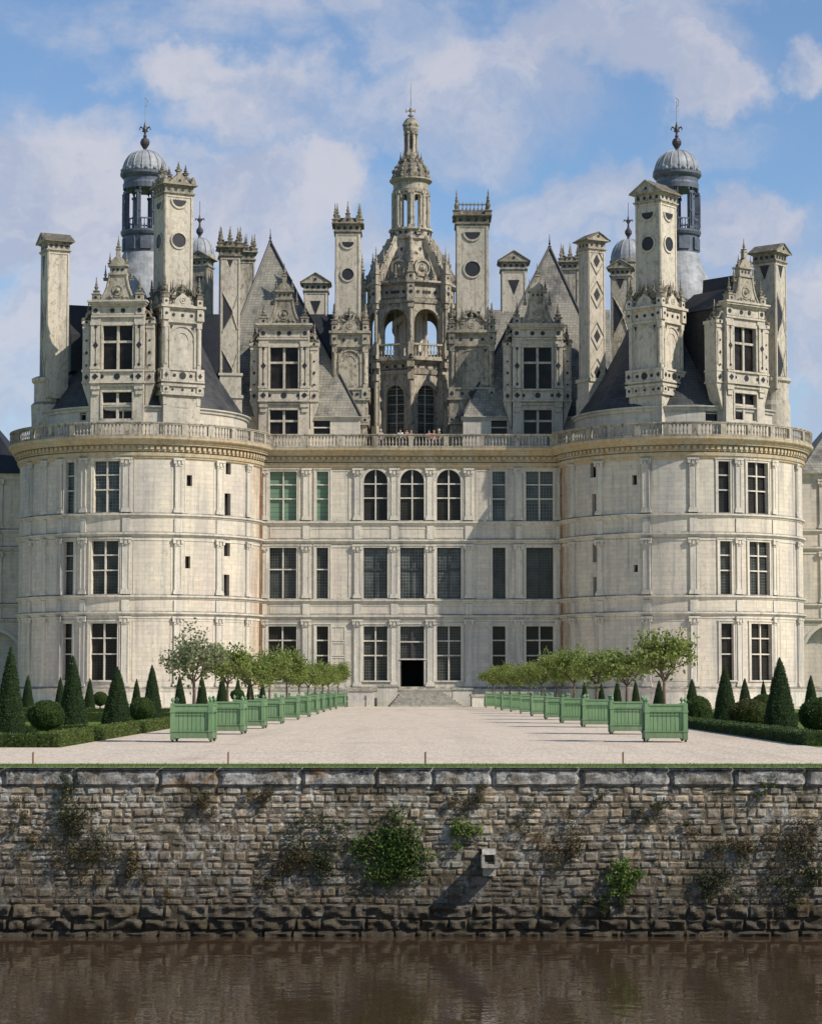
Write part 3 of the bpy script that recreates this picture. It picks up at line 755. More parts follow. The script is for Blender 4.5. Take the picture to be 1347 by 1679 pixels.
def wallgrid(m,mf,u0,u1,z0,z1,holes,curved,rev=.38,step=.6):
    us={round(u,4) for u in segs(u0,u1,curved,step)}|{round(h[0],4) for h in holes}|{round(h[1],4) for h in holes}
    zs={z0,z1}|{round(h[2],4) for h in holes}|{round(h[3],4) for h in holes}
    us=sorted(u for u in us if u0-1e-3<=u<=u1+1e-3); zs=sorted(zs)
    for a,b in zip(us,us[1:]):
        if b-a<1e-4: continue
        for c,d in zip(zs,zs[1:]):
            if d-c<1e-4: continue
            um,zm=(a+b)/2,(c+d)/2
            if any(h[0]<um<h[1] and h[2]<zm<h[3] for h in holes): continue
            m.quad(mf(a,c,0),mf(b,c,0),mf(b,d,0),mf(a,d,0),[(a,c),(b,c),(b,d),(a,d)])
    for h in holes:
        a,b,c,d=h[:4]; arch=len(h)>4 and h[4]
        zt=d-(b-a)/2 if arch else d
        for u,s in ((a,1),(b,-1)):
            q=[mf(u,c,0),mf(u,zt,0),mf(u,zt,-rev),mf(u,c,-rev)]
            m.quad(*(q if s>0 else q[::-1]),[(0,c),(0,zt),(rev,zt),(rev,c)])
        for p,q in zip(segs(a,b,curved),segs(a,b,curved)[1:]):
            m.quad(mf(p,c,-rev),mf(q,c,-rev),mf(q,c,0),mf(p,c,0),[(p,0),(q,0),(q,rev),(p,rev)])
            if not arch: m.quad(mf(p,d,0),mf(q,d,0),mf(q,d,-rev),mf(p,d,-rev),[(p,0),(q,0),(q,rev),(p,rev)])
        if arch:
            r=(b-a)/2; cx=(a+b)/2; N=14
            pts=[(cx-r*cos(PI*i/N),zt+r*sin(PI*i/N)) for i in range(N+1)]
            for (x0,y0),(x1,y1) in zip(pts,pts[1:]):
                m.quad(mf(x0,y0,0),mf(x1,y1,0),mf(x1,d,0),mf(x0,d,0),[(x0,y0),(x1,y1),(x1,d),(x0,d)])
                m.quad(mf(x0,y0,-rev),mf(x1,y1,-rev),mf(x1,y1,0),mf(x0,y0,0),[(x0,0),(x1,0),(x1,rev),(x0,rev)])
def window(mf,a,b,c,d,nv,hs,pane,curved,arch=False,label=None,parent=CH,mat='trim',bar=.115,dep=-.16,sur=True,pd=-.34,lab2=None):
    """stone mullions and moulded surround, pane behind as a sub-part"""
    m=MB(); zt=d-(b-a)/2 if arch else d
    if nv:
        for k in range(1,nv+1):
            u=a+(b-a)*k/(nv+1); strip(m,mf,u-bar/2,u+bar/2,c,d-.01,pd+.02,dep,curved)
    for h in hs:
        z=d-(d-c)*h; strip(m,mf,a,b,z-bar*.45,z+bar*.45,pd+.02,dep-.012,curved)
    if sur:
        t=.17
        strip(m,mf,a-t,a,c,zt,0,.055,curved); strip(m,mf,b,b+t,c,zt,0,.055,curved)
        strip(m,mf,a-t-.06,a-t,c,zt+(0 if arch else t),0,.10,curved); strip(m,mf,b+t,b+t+.06,c,zt+(0 if arch else t),0,.10,curved)
        if arch:
            r=(b-a)/2; cx=(a+b)/2; N=16
            for i in range(N):
                q=[]
                for ang in (PI-PI*i/N,PI-PI*(i+1)/N): q.append([(cx+rr_*cos(ang),zt+rr_*sin(ang)) for rr_ in (r,r+.2)])
                for dd0,dd1,e0,e1 in (((0,.07,0,0),(0,.07,1,1)) ): pass
                p0,p1=q
                m.quad(mf(p0[0][0],p0[0][1],.07),mf(p1[0][0],p1[0][1],.07),mf(p1[1][0],p1[1][1],.07),mf(p0[1][0],p0[1][1],.07))
                m.quad(mf(p0[1][0],p0[1][1],.07),mf(p1[1][0],p1[1][1],.07),mf(p1[1][0],p1[1][1],0),mf(p0[1][0],p0[1][1],0))
        else:
            strip(m,mf,a-t,b+t,d,d+t,0,.06,curved); strip(m,mf,a-t-.1,b+t+.1,d+t,d+t+.08,0,.13,curved)
        strip(m,mf,a-t-.1,b+t+.1,c-.11,c,0,.12,curved)
    if not m.v: strip(m,mf,a,a+.03,c,d,pd+.01,pd+.04,curved)
    w=m.build('window',M[mat],parent)
    if label: w['label']=label
    p=MB()
    for x,y in zip(segs(a,b,curved),segs(a,b,curved)[1:]):
        p.quad(mf(x,c,pd),mf(y,c,pd),mf(y,d,pd),mf(x,d,pd),[(x-a,c-d),(y-a,c-d),(y-a,0),(x-a,0)])
    q=p.build('pane',M[pane],w)
    return w
rows={3:(zat(856,YW),zat(773,YW)),2:(zat(983,YW),zat(898,YW)),1:(zat(1116,YW),zat(1027,YW))}
def hole(mf,x0,x1,y0,y1,zr=None,lim=None,arch=False,side=1):
    z0,z1=zr if zr else (None,None)
    lo,hi=lim
    if zr is None:
        u=usolve(mf,(x0+x1)/2,10,lo,hi); Y=mf(u,0,0)[1]; z0,z1=zat(y1,Y),zat(y0,Y)
    zm=(z0+z1)/2
    return (usolve(mf,x0,zm,lo,hi),usolve(mf,x1,zm,lo,hi),z0,z1,arch)
# --- storey levels
zc=lambda y: zat(y,YW)
ZBASE=-.05
COURSES=[(858,.20),(888,.24),(986,.20),(1012,.24)]
def courses(m,mf,u0,u1,curved):
    for y,dd in COURSES:
        z=zc(y); profile(m,mf,u0,u1,[(z-.20,0),(z-.12,dd*.35),(z-.03,dd*.5),(z+.02,dd),(z+.14,dd),(z+.19,dd*.35),(z+.24,0)],curved)
    z=zc(1130); profile(m,mf,u0,u1,[(ZBASE,.30),(z-.25,.30),(z-.1,.36),(z,.38),(z+.12,.2),(z+.2,0)],curved)
    for y in (897,1019): # fascia under the string course
        z=zc(y); profile(m,mf,u0,u1,[(z-.03,0),(z,.05),(z+.16,.05),(z+.2,0)],curved)
def pilaster(m,mf,u,w,curved,floors=(1,2,3)):
    for f in floors:
        z0={3:zc(857.5)+.22,2:zc(986)+.24,1:zc(1130)+.2}[f]; z1={3:zc(768),2:zc(893),1:zc(1016)}[f]
        d=.11
        strip(m,mf,u-w/2,u+w/2,z0+.35,z1-.62,0,d,curved)
        strip(m,mf,u-w/2-.09,u+w/2+.09,z0,z0+.2,0,d+.10,curved); strip(m,mf,u-w/2-.04,u+w/2+.04,z0+.2,z0+.35,0,d+.05,curved)
        # fluted panel edges
        strip(m,mf,u-w/2+.02,u-w/2+.09,z0+.45,z1-.72,d,d+.035,curved); strip(m,mf,u+w/2-.09,u+w/2-.02,z0+.45,z1-.72,d,d+.035,curved)
        # capital
        strip(m,mf,u-w/2,u+w/2,z1-.62,z1-.16,0,d+.05,curved)
        strip(m,mf,u-w/2-.12,u-w/2+.1,z1-.42,z1-.16,d,d+.15,curved); strip(m,mf,u+w/2-.1,u+w/2+.12,z1-.42,z1-.16,d,d+.15,curved)
        strip(m,mf,u-.09,u+.09,z1-.5,z1-.2,d,d+.13,curved)
        strip(m,mf,u-w/2-.15,u+w/2+.15,z1-.16,z1,0,d+.18,curved)
    for (ya,yb) in ((884,862),(1008,990)):
        strip(m,mf,u-w/2,u+w/2,zc(ya),zc(yb),0,.10,curved)
def panel(m,mf,u0,u1,z0,z1,curved,t=.09,d=.045):
    strip(m,mf,u0,u1,z1-t,z1,0,d,curved); strip(m,mf,u0,u1,z0,z0+t,0,d,curved)
    strip(m,mf,u0,u0+t,z0+t,z1-t,0,d-.004,curved); strip(m,mf,u1-t,u1,z0+t,z1-t,0,d-.004,curved)
# ---------------- central wall
XL,XR=xat(418,900,YW),xat(929,900,YW)
lim=(-16,16)
H=[]; WN=[]
for r in (3,2,1):
    for x0,x1,k in ((442,486,'d'),(519,538,'n'),(596,635,'c'),(656,695,'c'),(716,755,'c'),(807,828,'n'),(862,906,'d')):
        if r==1: x0-=2 if k=='d' and x0<600 else 0
        door=(r==1 and x0==656)
        arch=(r==3 and k=='c')
        z0,z1=rows[r]
        if arch: z1+=.15
        if door: z0=zc(1134)
        u0,u1=xat(x0,1000 if r==1 else 850,YW),xat(x1,1000 if r==1 else 850,YW)
        h=(u0,u1,z0,z1,arch); H.append(h); WN.append((h,r,k,door,x0))
m=MB(); wallgrid(m,flat,XL,XR,ZBASE,ZD,H,False); m.build('wall',M['wall'],CH)
for h,r,k,door,x0 in WN:
    a,b,c,d,arch=h; lb=None
    if door: continue
    if k=='d':
        hs=(.26,.54) if r!=2 else (.42,); nv=1
    elif k=='n': hs=(.26,.54) if r!=2 else (.42,); nv=0
    else: hs=(.27,.54); nv=1
    pane='glass'
    if r==3: pane={'c':'glassdark'}.get(k,'shutter' if x0<600 else 'glasslight')
    if r==3 and pane=='shutter': lb='window closed by green slatted shutters'
    if r==1: pane='glassdark' if k!='c' else 'glass'
    if r==2 and k=='c': hs=(.42,); pane='glasslight'
    mat='trim'; bar=.13
    if r==2 and (k=='c' or x0>800): 
        w=window(flat,a,b,c,d,0,(),'glasslight' if k=='c' else 'glass',False,label='window with dark metal glazing bars instead of stone mullions')
        f=MB(); zt=d-(d-c)*.42
        for s in ((a,b,zt-.07,zt+.07),((a+b)/2-.03,(a+b)/2+.03,c,d),(a,a+.06,c,d),(b-.06,b,c,d),(a,b,d-.06,d)): strip(f,flat,s[0],s[1],s[2],s[3],-.30,-.24 - .002*(s[0]-a),False)
        f.build('glazing_bars',M['iron'],w); continue
    window(flat,a,b,c,d,nv,hs,pane,False,arch,lb)
# doorway: leaded overlight above an open dark door
h=[q[0] for q in WN if q[3]][0]; a,b,c,d,_=h; zt=zc(1080)
w=window(flat,a,b,zt,d,0,(.48,),'glass',False,label='leaded overlight above the open doorway')
f=MB(); strip(f,flat,(a+b)/2-.11,(a+b)/2+.11,zt,d,-.3,-.2,False); strip(f,flat,a,b,zt-.1,zt+.06,-.33,-.18,False); f.build('glazing_bars',M['iron'],w)
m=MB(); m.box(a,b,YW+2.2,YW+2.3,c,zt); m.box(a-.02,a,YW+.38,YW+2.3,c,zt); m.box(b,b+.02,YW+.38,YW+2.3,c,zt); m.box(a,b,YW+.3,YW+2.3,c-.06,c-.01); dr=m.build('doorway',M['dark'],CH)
m=MB(); m.box(a+.01,a+.09,YW+.3,YW+1.1,c,zt-.12); m.box(b-.09,b-.01,YW+.3,YW+1.1,c,zt-.12); m.build('door_leaf',M['iron'],dr)
m=MB(); strip(m,flat,a-.17,a,c,zt,0,.055,False); strip(m,flat,b,b+.17,c,zt,0,.055,False); m.build('door_surround',M['trim'],dr)
m=MB(); courses(m,flat,XL,XR,False); m.build('string_course',M['trim'],CH)
for x,w_ in [(q,.58) for q in (502,586,646.5,705.5,768,850)]+[(434,.36),(914,.36)]:
    m=MB(); pilaster(m,flat,xat(x,900,YW),w_,False); m.build('pilaster',M['trim'],CH)
m=MB()
for r in (3,2,1):
    z0,z1=rows[r]
    for x0,x1 in ((542,573),(780,803)):
        if r>1: panel(m,flat,xat(x0,900,YW),xat(x1,900,YW),z0+.05,z1+.1,False)
    if r==1:
        for (z_0,z_1) in ((z0+.1,z0+1.9),(z0+2.0,z0+3.1),(z0+3.2,z1)):
            panel(m,flat,xat(543,1000,YW),xat(566,1000,YW),z_0,z_1,False); panel(m,flat,xat(784,1000,YW),xat(803,1000,YW),z_0,z_1,False)
xs=[430,495.5,579,639,699,762,843,910]
for x0,x1 in zip(xs,xs[1:]):
    for ya,yb in ((882,866),(1006,993)): panel(m,flat,xat(x0+13,900,YW),xat(x1-1,900,YW),zc(ya),zc(yb),False,.06,.03)
m.build('wall_panels',M['trim'],CH)
# ---------------- cornice and balustrade (shared profile)
def cornice(m,mf,u0,u1,curved):
    z=zc(768)
    profile(m,mf,u0,u1,[(z-.1,0),(z,.10),(z+.1,.13),(z+.14,.13),(z+.16,.2),(z+.42,.24)],curved)
    n=int((u1-u0)/.46)
    for i in range(n):
        u=u0+(i+.5)*(u1-u0)/n; strip(m,mf,u-.13,u+.13,zc(755),zc(749.5),.2,.40,False)
    z=zc(748)
    profile(m,mf,u0,u1,[(zc(758),.22),(z,.22),(z,.55),(z+.1,.58),(z+.16,.66),(z+.30,.72),(z+.36,.86),(ZD-.18,.92),(ZD,.95),(ZD+.02,0)],curved)
def balustrade(mf,u0,u1,curved,posts,D=.72):
    m=MB(); zb=ZD+.02; zt=zat(714,YW)
    strip(m,mf,u0,u1,zb,zb+.13,D-.14,D+.14,curved)
    strip(m,mf,u0,u1,zt-.15,zt-.05,D-.13,D+.13,curved); strip(m,mf,u0,u1,zt-.05,zt+.03,D-.17,D+.17,curved)
    n=int((u1-u0)/.27)
    pw=.2
    for i in range(n):
        u=u0+(i+.5)*(u1-u0)/n
        if any(abs(u-p)<pw+.1 for p in posts): continue
        x,y,_=mf(u,0,D); h=zt-.15-zb-.13; z=zb+.13
        m.lathe([(.075,z),(.075,z+.06*h),(.04,z+.14*h),(.085,z+.36*h),(.04,z+.62*h),(.05,z+.8*h),(.075,z+.9*h),(.075,z+h)],x,y,6,cap=False)
    for p in posts: strip(m,mf,p-pw,p+pw,zb+.13,zt-.15,D-.13,D+.15,curved)
    return m
uj=ULIM  # towers run all round
m=MB(); cornice(m,flat,XL-.2,XR+.2,False); m.build('cornice',M['cornice'],CH)
balustrade(flat,XL-.3,XR+.3,False,[XL+1.2+i*(XR-XL-2.4)/8 for i in range(9)]).build('balustrade',M['oldorn'],CH)
# ---------------- towers
A0,A1=-TR*R_(150),TR*R_(150)
def mk_tower(mf,cx,side):
    lim=(-ULIM,ULIM)
    if side=='left':
        W=[(154,196,3,'d'),(150,194,2,'d'),(148,192,1,'d'),(108,122,3,'n'),(104.5,120.5,2,'n'),(103,118,1,'n')]
        small=[(306,315,779,797),(303,312,912,932),(370,378.5,757,778),(368,378,809,847),(366,377,884,912),(362,376,942,980)]
        pil=[(50,.4),(73,.4),(98,.38),(136,.45),(206,.6),(291,.6),(358.5,.6),(405,.6)]
        pans=[(216,283),(300,352),(364,400)]
        pr=[(209,1),(291,1),(358,1)]
    else:
        W=[(1225,1258,3,'d'),(1228,1261,2,'d'),(1231,1264.5,1,'d'),(1177,1196.5,3,'n'),(1180,1199,2,'n'),(1182,1202,1,'n')]
        small=[(1035.5,1043.5,779,795),(1038,1045,926,938),(967,977.5,754,783),(970,978,810,846),(971,980,884,922),(972,981,946,978)]
        pil=[(940,.6),(984,.6),(1060,.6),(1137,.6),(1211,.5),(1269,.4),(1306,.4)]
        pans=[(988,1052),(1066,1130),(1276,1302)]
    H=[];L=[]
    for x0,x1,r,k in W:
        h=hole(mf,x0,x1,0,0,rows[r],lim); H.append(h); L.append((h,k,r))
    for s in small:
        h=hole(mf,*s,None,lim); H.append(h); L.append((h,'s',0))
    m=MB(); wallgrid(m,mf,A0,A1,ZBASE,ZD,H,True); m.build('tower_wall',M['wall'],CH)
    for h,k,r in L:
        a,b,c,d,_=h
        if k=='s': 
            w=window(mf,a,b,c,d,0,(),'glassopen',True,sur=False,label='tiny unframed window slit')
        else:
            pane='glass' if r==2 else ('glasslight' if r==3 and side=='left' else 'glassdark')
            window(mf,a,b,c,d,1 if k=='d' else 0,(.26,.54),pane,True)
    m=MB(); courses(m,mf,A0,A1,True); m.build('string_course',M['trim'],CH)
    for x,w in pil:
        m=MB(); pilaster(m,mf,usolve(mf,x,10,-ULIM,ULIM),w,True); m.build('pilaster',M['trim'],CH)
    m=MB()
    for x0,x1 in pans:
        a,b=usolve(mf,x0,10,-ULIM,ULIM),usolve(mf,x1,10,-ULIM,ULIM)
        for r in (3,2,1): panel(m,mf,a+.1,b-.1,rows[r][0]-.05,rows[r][1]+.25,True,.06,.03)
    m.build('wall_panels',M['trim'],CH)
    m=MB(); cornice(m,mf,A0,A1,True); m.build('cornice',M['cornice'],CH)
    uu=TR*R_(96)
    balustrade(mf,-uu,uu,True,[-uu+i*2*uu/16 for i in range(17)]).build('balustrade',M['oldorn'],CH)
    # deck, drum, cone
    m=MB(); m.lathe([(.1,ZD-.02),(TR+.7,ZD-.02)],cx,TC,48,cap=False); m.build('roof_deck',M['copingst'],CH)
    zt=zat(667,TC-8.6); RD=8.55
    md=tower(cx,RD)
    hs=[]
    if side=='left': hs=[hole(md,131,141,668,689,None,(-12,12))]
    else: hs=[hole(md,1156,1176,664,690,None,(-12,12))]
    m=MB(); wallgrid(m,md,-RD*PI,RD*PI,ZD-.1,zt,hs,True); m.build('drum_wall',M['wall'],CH)
    for h in hs: window(md,h[0],h[1],h[2],h[3],0,(.5,),'glassopen',True,sur=False)
    m=MB(); profile(m,md,-RD*PI,RD*PI,[(zt-.35,0),(zt-.25,.12),(zt-.1,.16),(zt,.3),(zt+.1,.32),(zt+.12,-.3)],True); m.build('drum_cornice',M['trim'],CH)
    za,zb,zm=zat(418,TC),zt+.1,zat(500,TC)
    m=MB(); m.lathe([(8.45,zb),(6.2,zb+(zm-zb)*.36),(4.6,zb+(zm-zb)*.68),(3.3,zm)],cx,TC,64,cap=False); m.build('roof',M['slateconeshade'],CH)
    m=MB(); m.lathe([(3.32,zm-.05),(2.6,zat(462,TC)),(2.05,zat(435,TC)),(1.8,za)],cx,TC,48,cap=False); m.build('roof_apron',M['leadlight'],CH)
    # lead cupola
    px=237 if side=='left' else 1109.5
    X=xat(px,300,TC); z=lambda y:zat(y,TC); m=MB()
    m.lathe([(1.78,z(428)),(1.78,z(420)),(1.7,z(418)),(1.7,z(390)),(1.86,z(388)),(1.95,z(384)),(1.95,z(381)),(1.8,z(380)),(.5,z(380))],X,TC,32)
    for i in range(8):
        a=2*PI*i/8+.2; m.frame((X,TC,0),a); m.box(-.45,.45,-1.80,-1.6,z(413),z(393)); 
    m.frame()
    cu=m.build('cupola',M['lead'],CH)
    m=MB()
    for i in range(8):
        a=2*PI*i/8+.2+PI/8; m.frame((X,TC,0),a); m.box(-.17,.17,-1.80,-1.45,z(380),z(318)); m.box(-.24,.24,-1.86,-1.45,z(322),z(318)); m.box(-.24,.24,-1.86,-1.45,z(380),z(375)); m.cyl(0,-1.84,.09,z(375),z(322),8)
        m.box(-.2,.2,-1.88,-1.5,z(352),z(350))
        m.frame((X,TC,0),2*PI*i/8+.2)
        # arch over the opening
        r=.53; N=10; zs=z(320); zt2=z(306)
        pts=[(-r*cos(PI*j/N),zs+r*sin(PI*j/N)) for j in range(N+1)]
        for (x0,z0),(x1,z1) in zip(pts,pts[1:]):
            m.quad((x0,-1.66,z0),(x1,-1.66,z1),(x1,-1.66,zt2),(x0,-1.66,zt2)); m.quad((x0,-1.45,z0),(x1,-1.45,z1),(x1,-1.45,zt2),(x0,-1.45,zt2))
            m.quad((x0,-1.45,z0),(x1,-1.45,z1),(x1,-1.66,z1),(x0,-1.66,z0))
        m.box(-.55,.55,-1.68,-1.6,z(364),z(362)); 
        for j in range(4): m.lathe([(.05,z(380)),(.07,z(374)),(.03,z(369)),(.05,z(364))],-.39+.26*j,-1.64,5)
    m.frame(); m.build('arcade',M['lead'],cu)
    m=MB(); m.lathe([(1.5,z(312)),(1.78,z(312)),(1.8,z(304)),(1.72,z(301)),(1.74,z(295)),(1.9,z(292)),(2.02,z(289)),(2.02,z(285)),(1.7,z(284))],X,TC,32); m.build('entablature',M['lead'],cu)
    m=MB(); prof=[(1.78,z(285))]+[(1.78*cos(t)**.9+.05,z(283)+(z(247)-z(283))*sin(t)) for t in [PI/2*k/9 for k in range(10)]]
    m.lathe(prof,X,TC,32)
    for i in range(16):
        a=2*PI*i/16
        m.tube([(X+(r+.02)*cos(a),TC+(r+.02)*sin(a),zz) for r,zz in prof[1:-1]],.045,4)
        m.ball(X+1.85*cos(a+.2),TC+1.85*sin(a+.2),z(281),.16,6); m.ball(X+1.8*cos(a),TC+1.8*sin(a),z(277),.1,5,1.7)
    m.build('dome',M['leadlight'],cu)
    m=MB(); zz=z(247); u=.05
    m.lathe([(.25,zz-.1),(.12,zz+.15),(.2,zz+.25),(.38,zz+.55),(.40,zz+.75),(.28,zz+1.0),(.12,zz+1.1),(.16,zz+1.25),(.08,zz+1.4),(.07,zz+1.75)],X,TC,12)
    m.frame((X,TC,zz))
    m.tube([(0,0,1.4),(0,0,1.8),(0,0,2.15),(0,0,2.5)],[.08,.17,.12,.02],6)
    for s in (-1,1): m.tube([(0,0,1.55),(s*.22,0,1.95),(s*.38,0,2.02),(s*.46,0,1.85),(s*.40,0,1.72)],[.07,.08,.08,.06,.03],6)
    m.box(-.24,.24,-.07,.07,1.6,1.7); m.frame(); m.build('finial',M['iron'],cu)
    m=MB(); m.tube([(X,TC,zz+2.4),(X,TC,zat(165,TC))],.022,5); m.tube([(X,TC,zat(175,TC)),(X+.18,TC,zat(172,TC)),(X+.18,TC,zat(164,TC)),(X-.05,TC,zat(160,TC))],.035,5); m.build('weather_vane',M['leadlight'],cu)
mk_tower(TL,-TX,'left'); mk_tower(TRt,TX,'right')
# main block behind
m=MB(); m.box(XL-8,XR+8,YW+.5,YW+46,ZD-.5,ZD-.015); m.build('roof_deck',M['copingst'],CH)
m=MB()
for x in (XL-8,XR+7.6): m.box(x,x+.4,TC+7,YW+46,ZBASE,ZD-.5)
m.box(XL-8,XR+8,YW+46,YW+46.4,ZBASE,ZD-.5); m.build('rear_wall',M['wall'],CH)
# downpipes at the re-entrant corners
for x,y in ((428,900),(920.5,900)):
    X=xat(x,y,YW); m=MB(); m.tube([(X,YW-.75,ZD-1.0),(X,YW-.75,ZBASE+.3)],.11,8)
    for zz in (5,9,13,17): m.cyl(X,YW-.75,.16,zz,zz+.12,8)
    m.build('downpipe',M['rust'],CH)
# ------------------------------------------------------------------ ornament helpers
def pin(m,x,y,z,h,w=.2):
    w*=1.22
    m.cbox(x,y,w,w,z,z+h*.14); m.cbox(x,y,w*1.25,w*1.25,z+h*.14,z+h*.17)
    m.lathe([(w*.75,z+h*.17),(w*.45,z+h*.24),(w*.8,z+h*.34),(w*.85,z+h*.40),(w*.35,z+h*.48),(w*.6,z+h*.56),(w*.25,z+h*.62),(w*.4,z+h*.70),(w*.15,z+h*.76),(w*.25,z+h*.82),(.02,z+h)],x,y,7)
def dots(m,x0,x1,y,z,n,r,t=.03):
    for i in range(n): m.disc(x0+(x1-x0)*(i+.5)/n,y,z,r,t,8)
def diamond(m,x,y,z,r,t=.03,sx=.6):
    if r<.3: r*=1.15; sx*=1.25
    a=[m.P(x+r*sx*c,y-t,z+r*s) for c,s in ((1,0),(0,1),(-1,0),(0,-1))]; m.F(a[::-1])
def tri(m,x,y,z,w,h,t=.03,down=True):
    s=-1 if down else 1
    a=[m.P(x-w/2,y-t,z),m.P(x+w/2,y-t,z),m.P(x,y-t,z+s*h)]; m.F(a)
def halfdisc(m,x,y,z,r,t=.03):
    a=[m.P(x+r*cos(PI+PI*i/8),y-t,z+r*sin(PI+PI*i/8)*.9) for i in range(9)]; m.F(a)
def scroll(m,x,y0,y1,z,s,sz):
    """volute console leaning outwards (s=+1 right)"""
    pts=[(x,y0,z+sz),(x+s*sz*.25,y0,z+sz*.95),(x+s*sz*.5,y0,z+sz*.6),(x+s*sz*.62,y0,z+sz*.3),(x+s*sz*.95,y0,z+sz*.15),(x+s*sz,y0,z)]
    for yy in (y0,(y0+y1)/2,y1): m.tube([(a,yy,c) for a,_,c in pts],sz*.12,5)
    m.ball(x+s*sz*.85,y0,z+sz*.18,sz*.2,6); m.ball(x+s*sz*.15,y0,z+sz*.8,sz*.16,6)
def niche(m,x0,x1,y,z0,z1,d=.25):
    """arched recess frame"""
    r=(x1-x0)/2; cx=(x0+x1)/2; m.ring(cx,y,z1-r,r-.1,r,.09,12,0,PI); m.box(x0,x0+.1,y-.09,y,z0,z1-r); m.box(x1-.1,x1,y-.09,y,z0,z1-r)
    m.ring(cx,y,z1-r,r*.45,r*.55,.05,10,0,PI); m.box(x0-.05,x0+.14,y-.12,y,z1-r-.12,z1-r); m.box(x1-.14,x1+.05,y-.12,y,z1-r-.12,z1-r)
def lmap(P0,phi):
    c,s=cos(phi),sin(phi)
    return lambda u,z,d:(P0[0]+u*c+d*s,P0[1]+u*s-d*c,P0[2]+z)
# ------------------------------------------------------------------ dormers
S=1/19.7
def Zr(py,Yr=193): return zat(py,Yr)-ZD
def dormer(P0,phi,lab,wd='glassopen',depth=5.0):
    X=lambda p:(p-465.5)*S
    mf=lmap(P0,phi); Z=Zr
    lw=(X(442.5),X(488.5),Z(713),Z(672.5),False); uw=(X(442.5),X(488.5),Z(638),Z(569.5),False)
    m=MB(); wallgrid(m,mf,X(424),X(507),-.1,Z(532),[lw,uw],False)
    m.frame(P0,phi)
    for x in (X(424),X(507)): m.quad((x,0,-.1),(x,1.0,-.1),(x,1.0,Z(534)),(x,0,Z(534)))
    # flanking buttresses
    for s in (-1,1):
        x0,x1=sorted((s*X(508.5),s*X(521.5)))
        m.box(x0,x1,.25,1.6,Z(655),Z(566)); m.box(x0-.07,x1+.07,.15,1.7,Z(566),Z(561)); m.box(x0-.05,x1+.05,.2,1.65,Z(658),Z(655)); m.box(x0-.05,x1+.05,.2,1.65,Z(640),Z(637))
        m.prism([(s*X(508.5),Z(700)),(s*X(521.5),Z(660)),(s*X(521.5),Z(658)),(s*X(508.5),Z(658))][::s],.3,1.5)
        m.box(x0-.02,x1+.02,.18,1.62,Z(573),Z(570)); m.box(x0+.12,x1-.12,.19,.25,Z(630),Z(578))
        # main pilasters
        for a,b in ((493.5,499),(501,507)):
            u0,u1=sorted((s*X(a),s*X(b))); m.box(u0,u1,-.16,0,Z(635),Z(566)); m.box(u0-.05,u1+.05,-.22,0,Z(569),Z(564)); m.box(u0-.05,u1+.05,-.22,0,Z(637),Z(633))
        u0,u1=sorted((s*X(491.5),s*X(507.5))); m.box(u0,u1,-.24,0,Z(656),Z(640)); m.box(u0+.05,u1-.05,-.2,0,Z(668),Z(659)); m.box(u0+.15,u1-.15,-.12,0,Z(676),Z(668))
        m.box(u0,u1,-.10,0,Z(564),Z(557))
        # window jamb mouldings
        u0,u1=sorted((s*X(489),s*X(491.5))); m.box(u0,u1,-.07,0,Z(638),Z(566)); m.box(u0,u1,-.07,0,Z(713),Z(670))
    # bands
    m.box(X(424),X(507),-.30,0,Z(641),Z(638)); m.box(X(440),X(491),-.14,0,Z(656),Z(641)); m.box(X(422.5),X(508.5),-.32,.1,Z(659),Z(656)); m.box(X(426),X(505),-.16,0,Z(664),Z(660.5))
    m.box(X(440),X(491),-.08,0,Z(569.5),Z(565)); m.box(X(440),X(491),-.08,0,Z(672),Z(669))
    m.box(X(424),X(507),-.18,0,Z(557),Z(554)); m.box(X(426),X(505),-.08,0,Z(553),Z(540)); m.box(X(425),X(437),-.14,0,Z(553),Z(540)); m.box(X(494),X(506),-.14,0,Z(553),Z(540))
    m.box(X(423),X(508),-.26,.4,Z(540),Z(537)); m.box(X(420.5),X(510.5),-.42,.5,Z(537),Z(534)); m.box(X(418.5),X(512.5),-.52,.5,Z(534),Z(531.5))
    D=m.build('dormer',M['orn'],CH); D['label']=lab
    window(mf,uw[0],uw[1],uw[2],uw[3],1,(.36,),wd,False,parent=D,sur=False,bar=.2,mat='orn')
    window(mf,lw[0],lw[1],lw[2],lw[3],1,(.43,),wd,False,parent=D,sur=False,bar=.2,mat='orn')
    # gable
    m=MB().frame(P0,phi); fn=MB().frame(P0,phi)
    half=[(X(492.5),Z(531.5)),(X(486.5),Z(521)),(X(482.5),Z(511)),(X(480),Z(499)),(X(479),Z(492))]
    m.prism(half+[(-x,z) for x,z in half[::-1]],-.18,.45)
    for s in (-1,1):
        m.tube([(s*x,-.18,z) for x,z in half],.09,5)
        scroll(fn,s*X(494),-.12,.3,Z(531),s*-1 if 0 else s*1,.55); 
        scroll(fn,s*X(508),.2,1.2,Z(561),s,.75)
        for k,(xx,hh) in enumerate(((499.5,36),)):
            x=s*X(xx); m.cbox(x,-.05,.30,.30,Z(531.5),Z(522)); m.cbox(x,-.05,.36,.36,Z(522),Z(520.5)); pin(fn,x,-.05,Z(520.5),1.35,.17)
        pin(fn,s*X(515),.8,Z(561),1.7,.2)
        pin(fn,s*X(486),.1,Z(500),1.25,.12)
    m.ring(0,-.18,Z(515),.34,.44,.06,14); m.ball(0,-.22,Z(515),.18,7); m.ball(-.5,-.18,Z(526),.13,6); m.ball(.5,-.18,Z(526),.13,6)
    m.tube([(-.9,-.2,Z(528)),(-.5,-.2,Z(524)),(0,-.2,Z(527)),(.5,-.2,Z(524)),(.9,-.2,Z(528))],.05,5)
